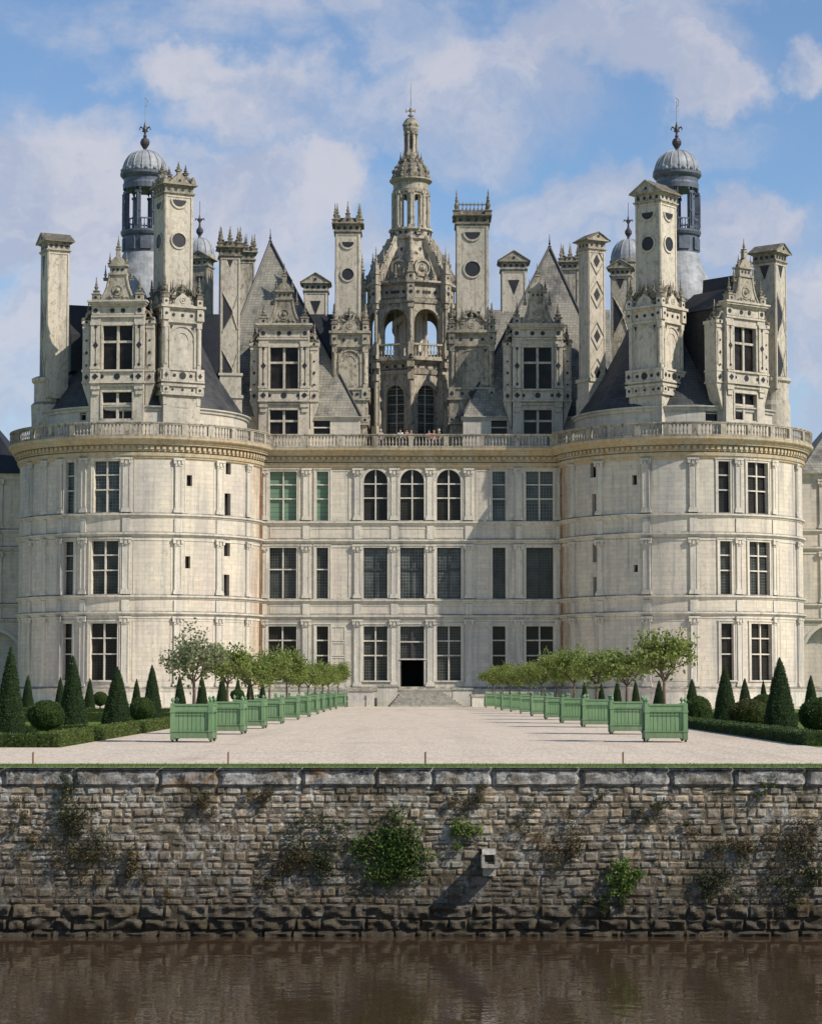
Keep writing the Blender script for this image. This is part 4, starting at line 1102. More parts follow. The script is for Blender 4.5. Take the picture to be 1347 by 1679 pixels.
    m.box(X(450.5),X(480.5),-.30,.55,Z(492),Z(489)); m.box(X(453),X(478),-.16,.4,Z(489),Z(479)); m.box(X(450),X(481),-.32,.55,Z(479),Z(476.5))
    m.prism([(X(452),Z(476.5)),(X(479),Z(476.5)),(X(473),Z(467)),(X(465.5),Z(461)),(X(458),Z(467))],-.22,.3)
    for x in (452.5,478.5): pin(fn,X(x),-.05,Z(476.5),1.0,.12)
    m.cbox(0,0,.17,.17,Z(462),Z(453)); m.cbox(0,0,.22,.22,Z(453),Z(451.5)); pin(fn,0,0,Z(451.5),1.05,.13)
    m.build('gable',M['oldorn'],D); fn.build('finials',M['crust'],D)
    # slate dots and lozenges
    m=MB().frame(P0,phi); z=Z(546.5)
    for x in (457,474): m.disc(X(x),-.08,z,.155)
    for x in (431,500): m.disc(X(x),-.14,z,.15)
    z=Z(648.5); m.disc(0,-.14,z,.2)
    for s in (-1,1):
        diamond(m,s*X(499.5),-.24,z,.22,.03,.8); m.disc(s*X(489),-.14,z,.12); diamond(m,s*X(515),.2,z,.2); m.disc(s*X(500),-.16,Z(569)+.0,.06)
        diamond(m,s*X(499.5),-.05,Z(600),.26,.13); m.disc(s*X(499.5),-.05,Z(572),.1,.13); m.disc(s*X(499.5),-.05,Z(630),.1,.13)
        diamond(m,s*X(515),.18,Z(611),.15); m.disc(s*X(515),.18,Z(592),.07); m.disc(s*X(515),.18,Z(630),.07); m.disc(s*X(515),.14,Z(563.5),.09,.02)
        m.disc(s*X(499.5),-.35,Z(527),.1,.01)
    dots(m,X(455),X(476),-.16,Z(484),3,.085)
    m.build('slate_inlay',M['inlay'],D)
    m=MB().frame(P0,phi); zr=Z(503); hw=2.15
    m.quad((-hw-.1,.35,Z(540)),(0,.35,zr),(0,depth+3,zr),(-hw-.1,depth+3,Z(540))); m.quad((0,.35,zr),(hw+.1,.35,Z(540)),(hw+.1,depth+3,Z(540)),(0,depth+3,zr))
    m.quad((-hw,.4,Z(540)),(hw,.4,Z(540)),(0,.4,zr),(0,.4,zr-.001))
    for x in (X(424.5),X(506.5)): m.quad((x,1.0,-.1),(x,depth,-.1),(x,depth,Z(538)),(x,1.0,Z(538)))
    m.build('dormer_roof',M['slateshade'],D)
    return D
def rad(cx,px,R,py=600):
    """point on a circle round a tower centre that is seen at column px; returns point and radial angle"""
    mf=tower(cx,R); u=usolve(mf,px,zat(py,TC-R),-R*R_(88),R*R_(88)); p=mf(u,0,0); return (p[0],p[1],ZD),u/R
P,ph=rad(-TX,192.5,8.9); dormer(P,ph*.55,'tall stone dormer on the left tower roof')
P,ph=rad(TX,1221,8.9); dormer(P,R_(36),'tall stone dormer on the right tower roof, turned to the right')
dormer((xat(465.5,620,193),193,ZD),0,'tall stone dormer in front of the left pyramid roof','glassopen',4)
dormer((xat(881,620,193),193,ZD),0,'tall stone dormer in front of the right pyramid roof','glassopen',4)
# ------------------------------------------------------------------ chimneys
def chimney(P0,phi,w,d,z0,z1,top,inl,lab,mat='orn',inset=True,capk=1.0,gs=0):
    """P0 centre; z absolute; z1 = top of the cap without pinnacles; inl=list of (kind, z, faces)"""
    m=MB().frame((P0[0],P0[1],0),phi); hx,hy=w/2,d/2; ch=.95*capk
    zs=z1-ch-(.75 if top=='gable' else .1)
    m.box(-hx,hx,-hy,hy,z0,zs)
    faces=[(0,hx,hy),(PI/2,hy,hx),(PI,hx,hy),(-PI/2,hy,hx)]
    for a,ax,ay in faces:
        m.frame((P0[0],P0[1],0),phi+a)
        if inset:
            e=.13*w/2
            m.box(-ax,-ax+e,-ay-.06,-ay,z0,zs); m.box(ax-e,ax,-ay-.06,-ay,z0,zs)
            m.box(-ax+e,ax-e,-ay-.05,-ay,zs-.18,zs)
        for kd,zz,fc in inl:
            if a not in fc: continue
            r=ax*.50
            if kd=='disc': m.ring(0,-ay,zz,r,r+.14,.10,18); 
            if kd=='half': m.ring(0,-ay,zz,r,r+.14,.10,12,PI,2*PI)
            if kd in('dia',): 
                k=.9*ax; m.tube([(-k,-ay-.03,zz),(0,-ay-.05,zz+k*1.7),(k,-ay-.03,zz),(0,-ay-.05,zz-k*1.7),(-k,-ay-.03,zz)],.05,4)
            if kd=='strap':
                k=.8*ax; m.tube([(-k,-ay-.03,zz+k*2.7),(-k*.2,-ay-.05,zz+k*1.2),(k*.45,-ay-.05,zz),(-k*.2,-ay-.05,zz-k*1.2),(-k,-ay-.03,zz-k*2.7)],.07,4); m.tube([(k,-ay-.03,zz+k*2.2),(k*.3,-ay-.05,zz),(k,-ay-.03,zz-k*2.2)],.06,4)
    c=m.build('chimney',M[mat],CH); c['label']=lab
    m=MB().frame((P0[0],P0[1],0),phi)
    z=zs
    m.cbox(0,0,hx+.10,hy+.10,z,z+.10); m.cbox(0,0,hx+.18,hy+.18,z+.10,z+.2); m.cbox(0,0,hx+.06,hy+.06,z+.2,z+.2+ch*.52)
    zz=z+.2+ch*.52; m.cbox(0,0,hx+.16,hy+.16,zz,zz+.1); m.cbox(0,0,hx+.34,hy+.34,zz+.1,zz+.2); zt=zz+.2
    if top=='gable':
        m.frame((P0[0],P0[1],0),phi+gs)
        if gs: hx,hy=hy,hx
        a=hx+.36; m.prism([(-a+.1,zt),(a-.1,zt),(0,zt+.9*w/2.2)],-hy-.30,hy+.30)
        rf=MB().frame((P0[0],P0[1],0),phi+gs); K=.97*w/2.2
        for s in (-1,1): rf.F([rf.P(s*(a+.06),-hy-.38,zt),rf.P(s*(a+.06),hy+.38,zt),rf.P(0,hy+.38,zt+K),rf.P(0,-hy-.38,zt+K)]); rf.F([rf.P(s*(a+.06),-hy-.38,zt-.09),rf.P(s*(a+.06),hy+.38,zt-.09),rf.P(s*(a+.06),hy+.38,zt),rf.P(s*(a+.06),-hy-.38,zt)])
        rf.build('cap_roof',M['capdark'],c)
        for s in (-1,1): m.tube([(s*(a+.04),-hy-.36,zt-.03),(0,-hy-.36,zt+.92*w/2.2)],.06,4)
    elif top=='crown':
        for a,ax,ay in faces:
            m.frame((P0[0],P0[1],0),phi+a)
            m.prism([(-ax*.62,zt),(ax*.62,zt),(0,zt+ax*.75)],-ay-.12,-ay+.35); pin(m,0,-ay+.1,zt+ax*.6,1.3,.15)
            pin(m,-ax-.05,-ay-.05,zt,1.7,.19)
        m.frame((P0[0],P0[1],0),phi); m.cbox(0,0,hx*.7,hy*.7,zt,zt+.5)
    elif top=='pediment':
        for a,ax,ay in faces:
            m.frame((P0[0],P0[1],0),phi+a)
            m.prism([(-ax*.85,zt),(ax*.85,zt),(0,zt+ax*.8)],-ay-.16,-ay+.5); m.cbox(0,-ay+.15,.13,.13,zt+ax*.7,zt+ax*.95); pin(m,0,-ay+.15,zt+ax*.9,.85,.17)
            m.cbox(-ax-.02,-ay-.02,.2,.2,zt,zt+.28); m.ball(-ax-.02,-ay-.02,zt+.42,.2,7,1.2)
            for s_ in (-.55,.55): m.ball(ax*s_,-ay-.05,zt+ax*.42,.13,6,1.4)
        m.frame((P0[0],P0[1],0),phi); m.cbox(0,0,hx*.7,hy*.7,zt,zt+.5)
    elif top=='rail':
        for a,ax,ay in faces:
            m.frame((P0[0],P0[1],0),phi+a)
            pin(m,-ax-.02,-ay-.02,zt,2.2,.22)
            m.box(-ax,ax,-ay-.1,-ay+.1,zt,zt+.3); m.box(-ax,ax,-ay-.06,-ay+.06,zt+.85,zt+.95)
            for i in range(8): m.lathe([(.05,zt+.3),(.06,zt+.5),(.03,zt+.7),(.05,zt+.85),(.05,zt+.95),(.01,zt+1.15)],-ax+ax*2*(i+.5)/8,-ay,5)
    m.frame(); m.build('chimney_cap',M['crust'] if top in('crown','rail','pediment') else M['oldorn'],c)
    m=MB()
    for a,ax,ay in faces:
        m.frame((P0[0],P0[1],0),phi+a)
        n=3 if ax<.8 else 4; dots(m,-ax-.02,ax+.02,-ay-.06,z+.2+ch*.27,n,min(.12,ax*.14))
        if top=='gable' and abs(a-gs)<.1: m.disc(0,-hy-.31,zt+.28,.1)
        if top in('crown','pediment'): m.disc(0,-ay-(.12 if top=='crown' else .16),zt+.27,.1)
        for kd,zz2,fc in inl:
            if a not in fc: continue
            if kd=='disc': m.disc(0,-ay,zz2,ax*.50,.03,16)
            elif kd=='half': halfdisc(m,0,-ay,zz2,ax*.5)
            elif kd=='dia': diamond(m,0,-ay,zz2,ax*.75,.03,.55)
            elif kd=='tri': tri(m,0,-ay,zz2,ax*.95,ax*1.25)
            elif kd=='tri2': tri(m,-ax*.35,-ay,zz2,ax*.7,ax*2.2)
            elif kd=='strap': m.F([m.P(-ax*.72,-ay-.03,zz2+ax*1.9),m.P(-ax*.72,-ay-.03,zz2-ax*1.9),m.P(ax*.25,-ay-.03,zz2)])
    m.frame(); m.build('slate_inlay',M['inlay'],c)
    return c
FR,RT,BK,LF=0,PI/2,PI,-PI/2
def cp3(px,py,Y): p=at(px,py,Y); return (p.x,p.y,0)
def zz(y,Y): return zat(y,Y)
# 1 plain chimney at far left
Y=186; chimney(cp3(88.5,600,Y),R_(26),1.72,1.85,zz(655,Y),zz(382,Y),'gable',[('tri2',zz(420,Y),(LF,)),('strap',zz(525,Y),(LF,)),('strap',zz(610,Y),(LF,))],'plain square chimney at the far left with a small gabled cap',gs=-PI/2)
p=cp3(78,600,Y); m=MB(); m.lathe([(1.25,ZD),(1.3,zz(690,Y)),(1.35,zz(665,Y)),(1.12,zz(660,Y)),(1.12,zz(630,Y)),(1.3,zz(626,Y)),(1.32,zz(621,Y)),(1.0,zz(618,Y))],p[0],p[1]+.3,20); m.build('chimney_base',M['orn'],CH)
# 4 lozenge chimney between left tower and pyramid
Y=190; chimney(cp3(376,500,Y),R_(8),1.55,1.6,zz(640,Y),zz(404,Y),'crown',[('tri',zz(422,Y),(FR,)),('strap',zz(515,Y),(FR,)),('strap',zz(610,Y),(FR,))],'chimney with dark lozenge inlays between the left tower and the left pyramid roof')
p=cp3(377,600,Y); m=MB().frame(p,R_(8)); m.cbox(0,0,.95,.95,ZD,zz(655,Y)); m.cbox(0,0,1.05,1.05,zz(655,Y),zz(650,Y)); m.cbox(0,0,.88,.9,zz(650,Y),zz(618,Y)); m.cbox(0,0,1.0,1.0,zz(618,Y),zz(614,Y)); m.build('chimney_base',M['orn'],CH)
# 11 right lozenge chimney
chimney(cp3(970,500,Y),R_(28),1.5,1.5,zz(640,Y),zz(380,Y),'gable',[('dia',zz(485,Y),(FR,)),('dia',zz(553,Y),(FR,)),('dia',zz(612,Y),(FR,)),('dia',zz(430,Y),(FR,))],'chimney with dark lozenge inlays between the right pyramid roof and the right tower')
p=cp3(970,600,Y); m=MB().frame(p,R_(28)); m.cbox(0,0,.95,.95,ZD,zz(655,Y)); m.cbox(0,0,1.0,1.0,zz(628,Y),zz(622,Y)); m.cbox(0,0,.88,.88,zz(655,Y),zz(628,Y)); m.build('chimney_base',M['orn'],CH)
# 14 right end
Y=186; chimney(cp3(1262,500,Y),R_(52),1.7,1.95,zz(640,Y),zz(400,Y),'gable',[('tri',zz(437,Y),(FR,LF)),('strap',zz(520,Y),(FR,)),('strap',zz(600,Y),(FR,))],'chimney at the far right end of the roofs with a gabled cap')
p=cp3(1268,600,Y); m=MB(); m.lathe([(1.3,ZD),(1.35,zz(665,Y)),(1.2,zz(658,Y)),(1.2,zz(630,Y)),(1.4,zz(626,Y)),(1.4,zz(621,Y)),(1.0,zz(618,Y))],p[0],p[1]+.2,20); m.build('chimney_base',M['orn'],CH)
# small ones behind
Y=213; chimney(cp3(518,500,Y),0,2.05,2,zz(640,Y),zz(452,Y),'gable',[('tri',zz(496,Y),(FR,))],'short grey chimney with a triangular inlay behind the left pyramid roof')
chimney(cp3(841.5,500,Y),0,2.2,2.1,zz(640,Y),zz(417,Y),'gable',[('tri',zz(462,Y),(FR,))],'short pale chimney with a triangular inlay left of the right pyramid roof')
Y=214; chimney(cp3(331,500,Y),R_(-14),1.5,1.6,zz(640,Y),zz(411,Y),'gable',[('strap',zz(500,Y),(FR,)),('tri',zz(455,Y),(FR,))],'slim chimney half hidden behind the ornate chimney of the left tower','oldorn')
chimney(cp3(1018,500,Y),R_(-10),1.7,1.7,zz(640,Y),zz(427,Y),'gable',[('tri',zz(458,Y),(FR,)),('strap',zz(520,Y),(FR,))],'slim chimney half hidden behind the ornate chimney of the right tower','oldorn')
Y=212; chimney(cp3(402,500,Y),R_(10),1.4,1.5,zz(640,Y),zz(412,Y),'crown',[],'stubby chimney with pinnacles behind the left pyramid roof','oldorn')
chimney(cp3(935,500,Y),R_(-8),1.5,1.5,zz(640,Y),zz(428,Y),'crown',[],'stubby weathered chimney with pinnacles behind the right pyramid roof','oldorn')
# tall ones with ornate niched bases
def ornate(P0,phi,w,Yr,L,lab,sides=(0,PI/2,PI,-PI/2)):
    """L: py levels dict"""
    Z=lambda y:zat(y,Yr); m=MB(); h=w/2; q=MB(); cw=MB()
    def blk(k,a,b): m.frame((P0[0],P0[1],0),phi); m.cbox(0,0,h+k,h+k,Z(a),Z(b))
    blk(0,735,L['c1']); blk(.22,L['c1'],L['c1']-4); blk(.14,L['c1']-4,L['c0']+4); blk(.28,L['c0']+4,L['c0'])
    blk(.1,L['c0'],L['b1']); blk(.28,L['b1'],L['b1']-3); blk(.16,L['b1']-3,L['b0']+3); blk(.26,L['b0']+3,L['b0'])
    blk(-.06,L['b0'],L['e1']); blk(.12,L['e1'],L['e1']-4); blk(.04,L['e1']-4,L['e0']+7); blk(.16,L['e0']+7,L['e0']+4); blk(.34,L['e0']+4,L['e0'])
    for a in sides:
        m.frame((P0[0],P0[1],0),phi+a); q.frame((P0[0],P0[1],0),phi+a); cw.frame((P0[0],P0[1],0),phi+a)
        for s in (-1,1):
            for xx in (.0,):
                x=s*(h-.14); m.cbox(x,-h+.1,.15,.15,Z(L['b0']),Z(L['b0']-8)); m.cyl(x,-h+.04,.16,Z(L['b0']-8),Z(L['e1']+8),10); m.cbox(x,-h+.08,.2,.2,Z(L['e1']+8),Z(L['e1'])); m.cyl(x-s*.36,-h+.08,.10,Z(L['b0']-6),Z(L['e1']+6),8)
            x=s*(h-.12); m.cbox(x,-h+.0,.26,.26,Z(L['e1']-4),Z(L['e0']+5)); m.cbox(x,-h-.02,.28,.28,Z(L['b1']-3),Z(L['b0'])); m.cbox(x,-h,.26,.26,Z(L['c1']-4),Z(L['c0']+3))
            m.box(x-.16,x+.16,-h-.02,-h+.3,Z(L['c1']+16),Z(L['c1']))
            q.disc(x,-h-.26,Z((L['e1']+L['e0'])/2),.1,.03); diamond(q,x,-h-.30,Z((L['b1']+L['b0'])/2),.2); q.disc(x,-h-.26,Z((L['c1']+L['c0'])/2),.1,.03)
            # corner candelabra and volutes
            zc_=Z(L['e0']); m.cbox(x,-h+.05,.22,.22,zc_,zc_+.6); cw.cbox(x,-h+.05,.28,.28,zc_+.6,zc_+.7); pin(cw,x,-h+.05,zc_+.7,1.7,.18); q.disc(x,-h-.17,zc_+.3,.09,.02)
            scroll(cw,s*h*.35,-h+.05,-h+.4,zc_+.75,s,.6)
        niche(m,-h+.45,h-.45,-h+.06,Z(L['b0']-3),Z(L['e1']+4))
        n=max(2,int(w/1.0)); dots(q,-h+.4,h-.4,-h-.04,Z((L['e1']+L['e0']+3)/2),n,.12); 
        q.disc(0,-h-.16,Z((L['b1']+L['b0'])/2),.24,.03,12); q.disc(-h*.45,-h-.16,Z((L['b1']+L['b0'])/2),.12); q.disc(h*.45,-h-.16,Z((L['b1']+L['b0'])/2),.12); dots(q,-h+.3,h-.3,-h-.14,Z((L['c1']+L['c0'])/2),3,.09)
        for s in (-1,1): tri(q,s*(h-.62),-h-.02,Z(L['e1']+4),.3,.35,.03)
        zc_=Z(L['e0']); m.prism([(-h*.62,zc_),(h*.62,zc_),(h*.34,zc_+.62),(0,zc_+1.0),(-h*.34,zc_+.62)],-h-.12,-h+.5); m.ring(0,-h-.12,zc_+.42,.18,.26,.05,10); m.ball(0,-h-.1,zc_+.42,.12,6)
        pin(cw,0,-h+.12,zc_+.9,1.2,.15)
        cw.ring(0,-h+.35,zc_+1.1,.5,.68,.2,10,0,PI); pin(cw,-h*.45,-h+.3,zc_+.6,1.5,.13); pin(cw,h*.45,-h+.3,zc_+.6,1.5,.13)
        pin(cw,-h*.72,-h+.45,zc_+.2,1.5,.14); pin(cw,h*.72,-h+.45,zc_+.2,1.5,.14); cw.ball(-h*.5,-h-.02,zc_+.25,.16,6,1.3); cw.ball(h*.5,-h-.02,zc_+.25,.16,6,1.3)
    blk(-.35,L['e0'],L['e0']-14)
    b=m.build('chimney_base',M['oldorn'] if L.get('old') else M['orn'],CH); b['label']=lab
    cw.frame(); cw.build('crowning',M['crust'],b)
    q.build('slate_inlay',M['inlay'],b)
LT=dict(c1=652,c0=634,b1=631,b0=609,e1=534,e0=506)
LC=dict(old=True,c1=700,c0=684,b1=660,b0=640,e1=573,e0=547)
Y=183.5
pj=cp3(287,560,Y); ornate(pj,R_(27),3.1,Y,LT,'niched stone base of the left tower chimney')
chimney(cp3(284,400,Y),R_(27.6),2.32,2.32,zz(510,Y),zz(303,Y),'pediment',[('half',zz(332,Y),(FR,)),('disc',zz(398,Y),(FR,LF)),('half',zz(334,Y),(LF,))],'tall ornate chimney on the left tower beside the lead cupola')
pf=cp3(1075,560,Y); ornate(pf,R_(50),3.05,Y,LT,'niched stone base of the right tower chimney')
chimney(cp3(1075,400,Y),R_(51),2.3,2.3,zz(510,Y),zz(303,Y),'gable',[('half',zz(352,Y),(FR,)),('disc',zz(403,Y),(FR,LF)),('half',zz(352,Y),(LF,))],'tall ornate chimney on the right tower beside the lead cupola',gs=-PI/2)
Y=197
ornate(cp3(574,600,Y),0,2.85,Y,LC,'weathered niched base of the chimney left of the central lantern')
chimney(cp3(570.5,400,Y-.2),0,2.05,2.1,zz(550,Y),zz(367,Y),'crown',[('half',zz(401,Y),(FR,)),('disc',zz(454,Y),(FR,LF,RT)),('half',zz(520,Y),(FR,))],'tall slender chimney just left of the central lantern','orn')
ornate(cp3(772,600,Y),0,3.6,Y,LC,'weathered niched base of the chimney right of the central lantern')
chimney(cp3(773.5,400,Y-.2),0,2.65,2.6,zz(550,Y),zz(355,Y),'rail',[('half',zz(386,Y),(FR,)),('disc',zz(446,Y),(FR,LF,RT)),('half',zz(515,Y),(FR,))],'broad chimney with a railing crown just right of the central lantern','orn')
# ------------------------------------------------------------------ pyramid roofs and attic walls
def pyramid(cx,px_ap,yap,name_lab,hx0,hx1,mir):
    Yc=201.5; zb=zat(684,194); ap=at(px_ap,yap,Yc); X0,X1=xat(hx0,684,194),xat(hx1,684,194)
    m=MB(); d0=194-.15; d1=209; a=(ap.x,ap.y,ap.z)
    m.F([m.P(X0,d0,zb),m.P(X1,d0,zb),m.P(*a)]); m.F([m.P(X1,d0,zb),m.P(X1,d1,zb),m.P(*a)]); m.F([m.P(X1,d1,zb),m.P(X0,d1,zb),m.P(*a)]); m.F([m.P(X0,d1,zb),m.P(X0,d0,zb),m.P(*a)])
    r=m.build('roof',M['slate'],CH); r['label']=name_lab
    m=MB(); 
    for x in (X0,X1): m.tube([(x,d0,zb+.05),(a[0],a[1],a[2]+.1)],.11,5)
    pin(m,a[0],a[1],a[2]-.1,1.3,.1); m.build('ridge_lead',M['inlay'],r)
    # attic wall under the eaves
    x0,x1=X0+.1,X1-.1; mf=lambda u,z,d:(u,194-d,z)
    ws=(514,541) if not mir else (805,831)
    h=(xat(ws[0],700,194),xat(ws[1],700,194),zat(712,194),zat(687,194)-.12,False)
    m=MB(); wallgrid(m,mf,x0,x1,ZD-.1,zb-.02,[h],False); m.box(x0,x0+.3,194.01,d1,ZD,zb-.03); m.box(x1-.3,x1,194.01,d1,ZD,zb-.03); m.build('attic_wall',M['wall'],CH)
    window(mf,h[0],h[1],h[2],h[3],0,(.5,),'glassopen',False,sur=False)
    m=MB(); profile(m,mf,x0-.2,x1+.2,[(zb-.3,0),(zb-.2,.08),(zb-.1,.12),(zb,.25),(zb+.04,.25),(zb+.05,0)],False); m.build('eaves_cornice',M['trim'],CH)
pyramid(0,443,397,'steep lichen-covered slate pyramid roof left of the central lantern',330,592,False)
pyramid(0,900.5,406,'steep slate pyramid roof right of the central lantern',757,1028,True)
def ridge_roof(x0,x1,y0,y1,zb,zr,lab,mat='slateshade'):
    m=MB(); ym=(y0+y1)/2; m.prismx([(y0,zb),(y1,zb),(ym,zr)],x0,x1); r=m.build('roof',M[mat],CH); r['label']=lab
ridge_roof(xat(322,600,212),xat(548,600,212),206,218,ZD,zat(515,212),'slate ridge roof coloured as shaded, behind the left pyramid')
ridge_roof(xat(800,600,212),xat(1000,600,212),206,218,ZD,zat(508,212),'slate ridge roof behind the right pyramid','slate')
# side roofs of the towers seen behind the end chimneys
for cx,ph in ((-TX,-72),(TX,44)):
    f=R_(ph); m=MB().frame((cx,TC,0),f); zr=zat(506 if cx<0 else 466,TC); zb=zat(560,TC)
    m.prism([(-2.3,zb-3),(2.3,zb-3),(2.3,zb),(0,zr),(-2.3,zb)],-6.4,-1.0); r=m.build('roof',M['slateshade'],CH); r['label']='shade-coloured roof block standing off the cone of the tower'
# small domed stair turrets behind
for px,yd,r,lab in ((327,420,1.4,'left'),(1030,428,1.65,'right')):
    Y=222; X=xat(px,yd,Y); z=lambda y:zat(y,Y); m=MB()
    m.lathe([(r,ZD),(r,z(yd+8)),(r+.15,z(yd+6)),(r+.2,z(yd)),(r,z(yd-1))],X,Y,24); t=m.build('stair_turret',M['oldorn'],CH)
    m=MB(); k=z(yd-(30 if r<1.5 else 36))-z(yd)
    prof=[(r*cos(t_)**.9+.04,z(yd)+k*sin(t_)) for t_ in [PI/2*i/8 for i in range(9)]]; m.lathe(prof,X,Y,24)
    for i in range(12): a=2*PI*i/12; m.tube([(X+(q+.02)*cos(a),Y+(q+.02)*sin(a),w_) for q,w_ in prof[:-1]],.04,4)
    m.build('dome',M['leadlight'],t)
    m=MB().frame((X,Y,z(yd)+k)); m.lathe([(.2,-.1),(.12,.2),(.34,.55),(.34,.8),(.12,1.1),(.08,1.5)],0,0,10); m.tube([(0,0,1.4),(0,0,1.9),(0,0,2.4)],[.08,.15,.02],6)
    for s in (-1,1): m.tube([(0,0,1.5),(s*.22,0,1.85),(s*.4,0,1.9),(s*.44,0,1.7)],[.07,.08,.07,.04],5)
    m.tube([(0,0,2.3),(0,0,3.6)],.025,4); m.build('finial',M['iron'],t)
# ------------------------------------------------------------------ central lantern
YL=211.0; XL_=xat(673.3,500,YL); z=lambda y:zat(y,YL)
LN=None
def octv(i,r): a=PI/4*i; return (r*sin(a),-r*cos(a))
RO=4.0
m=MB()
def face_arch(m,i,r,z0,z1,hw,zs,t=.45,archtop=True,yo=0):
    """one octagon face between corner i and i+1 with a round arched opening"""
    a=PI/4*(i+.5); m.frame((XL_,YL,0),a); ap=r*cos(PI/8); W=r*sin(PI/8)
    zt=zs+hw
    for y in (-ap,-ap+t):
        m.quad((-W,y,z0),(-hw,y,z0),(-hw,y,zs),(-W,y,zs)); m.quad((hw,y,z0),(W,y,z0),(W,y,zs),(hw,y,zs))
        m.quad((-W,y,zs),(-hw,y,zs),(-hw,y,z1),(-W,y,z1)); m.quad((hw,y,zs),(W,y,zs),(W,y,z1),(hw,y,z1))
    N=12; pts=[(-hw*cos(PI*j/N),zs+hw*sin(PI*j/N)) for j in range(N+1)]
    for (xa,za),(xb,zb) in zip(pts,pts[1:]):
        for y in (-ap,-ap+t): m.quad((xa,y,za),(xb,y,zb),(xb,y,z1),(xa,y,z1))
        m.quad((xa,-ap+t,za),(xb,-ap+t,zb),(xb,-ap,zb),(xa,-ap,za))
    m.quad((-hw,-ap,z0),(-hw,-ap+t,z0),(-hw,-ap+t,zs),(-hw,-ap,zs)); m.quad((hw,-ap,z0),(hw,-ap+t,z0),(hw,-ap+t,zs),(hw,-ap,zs))
    m.ring(0,-ap,zs,hw,hw+.18,.08,12,0,PI)
    m.frame()
# level 1
for i in range(8): face_arch(m,i,RO,ZD,z(612),.86,z(655))
for i in range(8):
    x,y=octv(i,RO); m.frame((XL_+x,YL+y,0),PI/4*i); m.cbox(0,0,.30,.35,ZD,z(612)); m.cyl(0,-.42,.2,z(705),z(632),10); m.cbox(0,-.4,.3,.28,z(632),z(622)); m.cbox(0,-.35,.34,.34,z(612),z(603)); m.cbox(0,-.4,.3,.3,ZD,z(705))
m.frame((XL_,YL,0),0)
m.frame()
def octring(m,prof): m.lathe(prof,XL_,YL,8,a0=-PI/2)
octring(m,[(RO-.5,z(622)),(RO+.1,z(622)),(RO+.2,z(616)),(RO,z(614)),(RO,z(606)),(RO+.25,z(603)),(RO+.5,z(600)),(RO+.5,z(597)),(.3,z(597))])
LN=m.build('lantern_tower',M['oldorn'],CH); LN['label']='weathered octagonal central lantern tower of open arches, buttresses and a tall crown'
for i in (0,7,1,6):
    a=PI/4*(i+.5); mf=lmap((XL_,YL,0),a); ap=RO*cos(PI/8)-.42
    m=MB(); 
    f=lambda u,zz_,d,mf=mf,ap=ap: mf(u,zz_,ap+d)
    m.quad(f(-.9,ZD,0),f(.9,ZD,0),f(.9,z(637),0),f(-.9,z(637),0),[(0,0),(1.8,0),(1.8,6),(0,6)])
    m.build('pane',M['glasslight'],LN)
    m=MB(); strip(m,f,-.04,.04,ZD,z(638),0,.06,False)
    for yy in (700,685,670,655,645): strip(m,f,-.88,.88,z(yy)-.025,z(yy)+.025,0,.05,False)
    m.build('glazing_bars',M['trim'],LN)
# balustrade on level 1
m=MB(); r=RO+.35
for i in range(8):
    a=PI/4*(i+.5); m.frame((XL_,YL,0),a); ap=r*cos(PI/8); W=r*sin(PI/8)
    m.box(-W,W,-ap-.1,-ap+.1,z(597),z(594)); m.box(-W,W,-ap-.12,-ap+.12,z(576),z(573))
    for k in range(11): m.lathe([(.08,z(594)),(.045,z(591)),(.09,z(586)),(.04,z(581)),(.07,z(576))],-W+2*W*(k+.5)/11,-ap,5,cap=False)
    x,y=octv(i,r); m.frame((XL_+x,YL+y,0),PI/4*i); m.cbox(0,0,.25,.25,z(597),z(572)); pin(m,0,0,z(572),.8,.16)
m.frame(); m.build('balustrade',M['oldorn'],LN)
# level 2 open arcade
m=MB()
for i in range(8): face_arch(m,i,RO,z(597),z(498),1.22,z(538),.4)
for i in range(8):
    x,y=octv(i,RO+.05); m.frame((XL_+x,YL+y,0),PI/4*i)
    m.cbox(0,0,.26,.3,z(597),z(498)); m.cyl(0,-.4,.17,z(590),z(516),8); m.cbox(0,-.38,.26,.24,z(516),z(507)); m.cbox(0,-.38,.26,.24,z(597),z(590))
    m.cbox(0,-.4,.34,.34,z(507),z(477)); m.cbox(0,-.4,.42,.42,z(477),z(473))
    # buttress pinnacle
    m.cbox(0,-.42,.27,.27,z(473),z(460)); m.cbox(0,-.42,.34,.34,z(460),z(458)); m.cbox(0,-.42,.2,.2,z(458),z(448)); pin(m,0,-.42,z(448),1.9,.17)
m.frame()
octring(m,[(RO-.6,z(507)),(RO+.12,z(507)),(RO+.18,z(501)),(RO,z(499)),(RO,z(479)),(RO+.2,z(477)),(RO+.42,z(474)),(RO+.42,z(471)),(3.2,z(470))])
m.build('arcade',M['oldorn'],LN)
# spiral stair core
m=MB(); m.lathe([(1.25,z(597)),(1.25,z(480))],XL_,YL,20)
for k in range(60):
    a0=k*.22; zk=z(597)+k*.145
    if zk>z(490): break
    m.frame((XL_,YL,0),a0); m.box(-.25,.25,-1.72,-1.4,zk,zk+.16); m.box(-.25,.25,-1.70,-1.6,zk+.16,zk+.5)
    if k%3==0: m.box(-.06,.06,-1.72,-1.6,zk+.5,zk+1.0)
m.frame()
for i in range(8): x,y=octv(i+.5,1.5); m.cyl(XL_+x,YL+y,.13,z(597),z(500),6)
m.build('spiral_stair',M['orn'],LN)
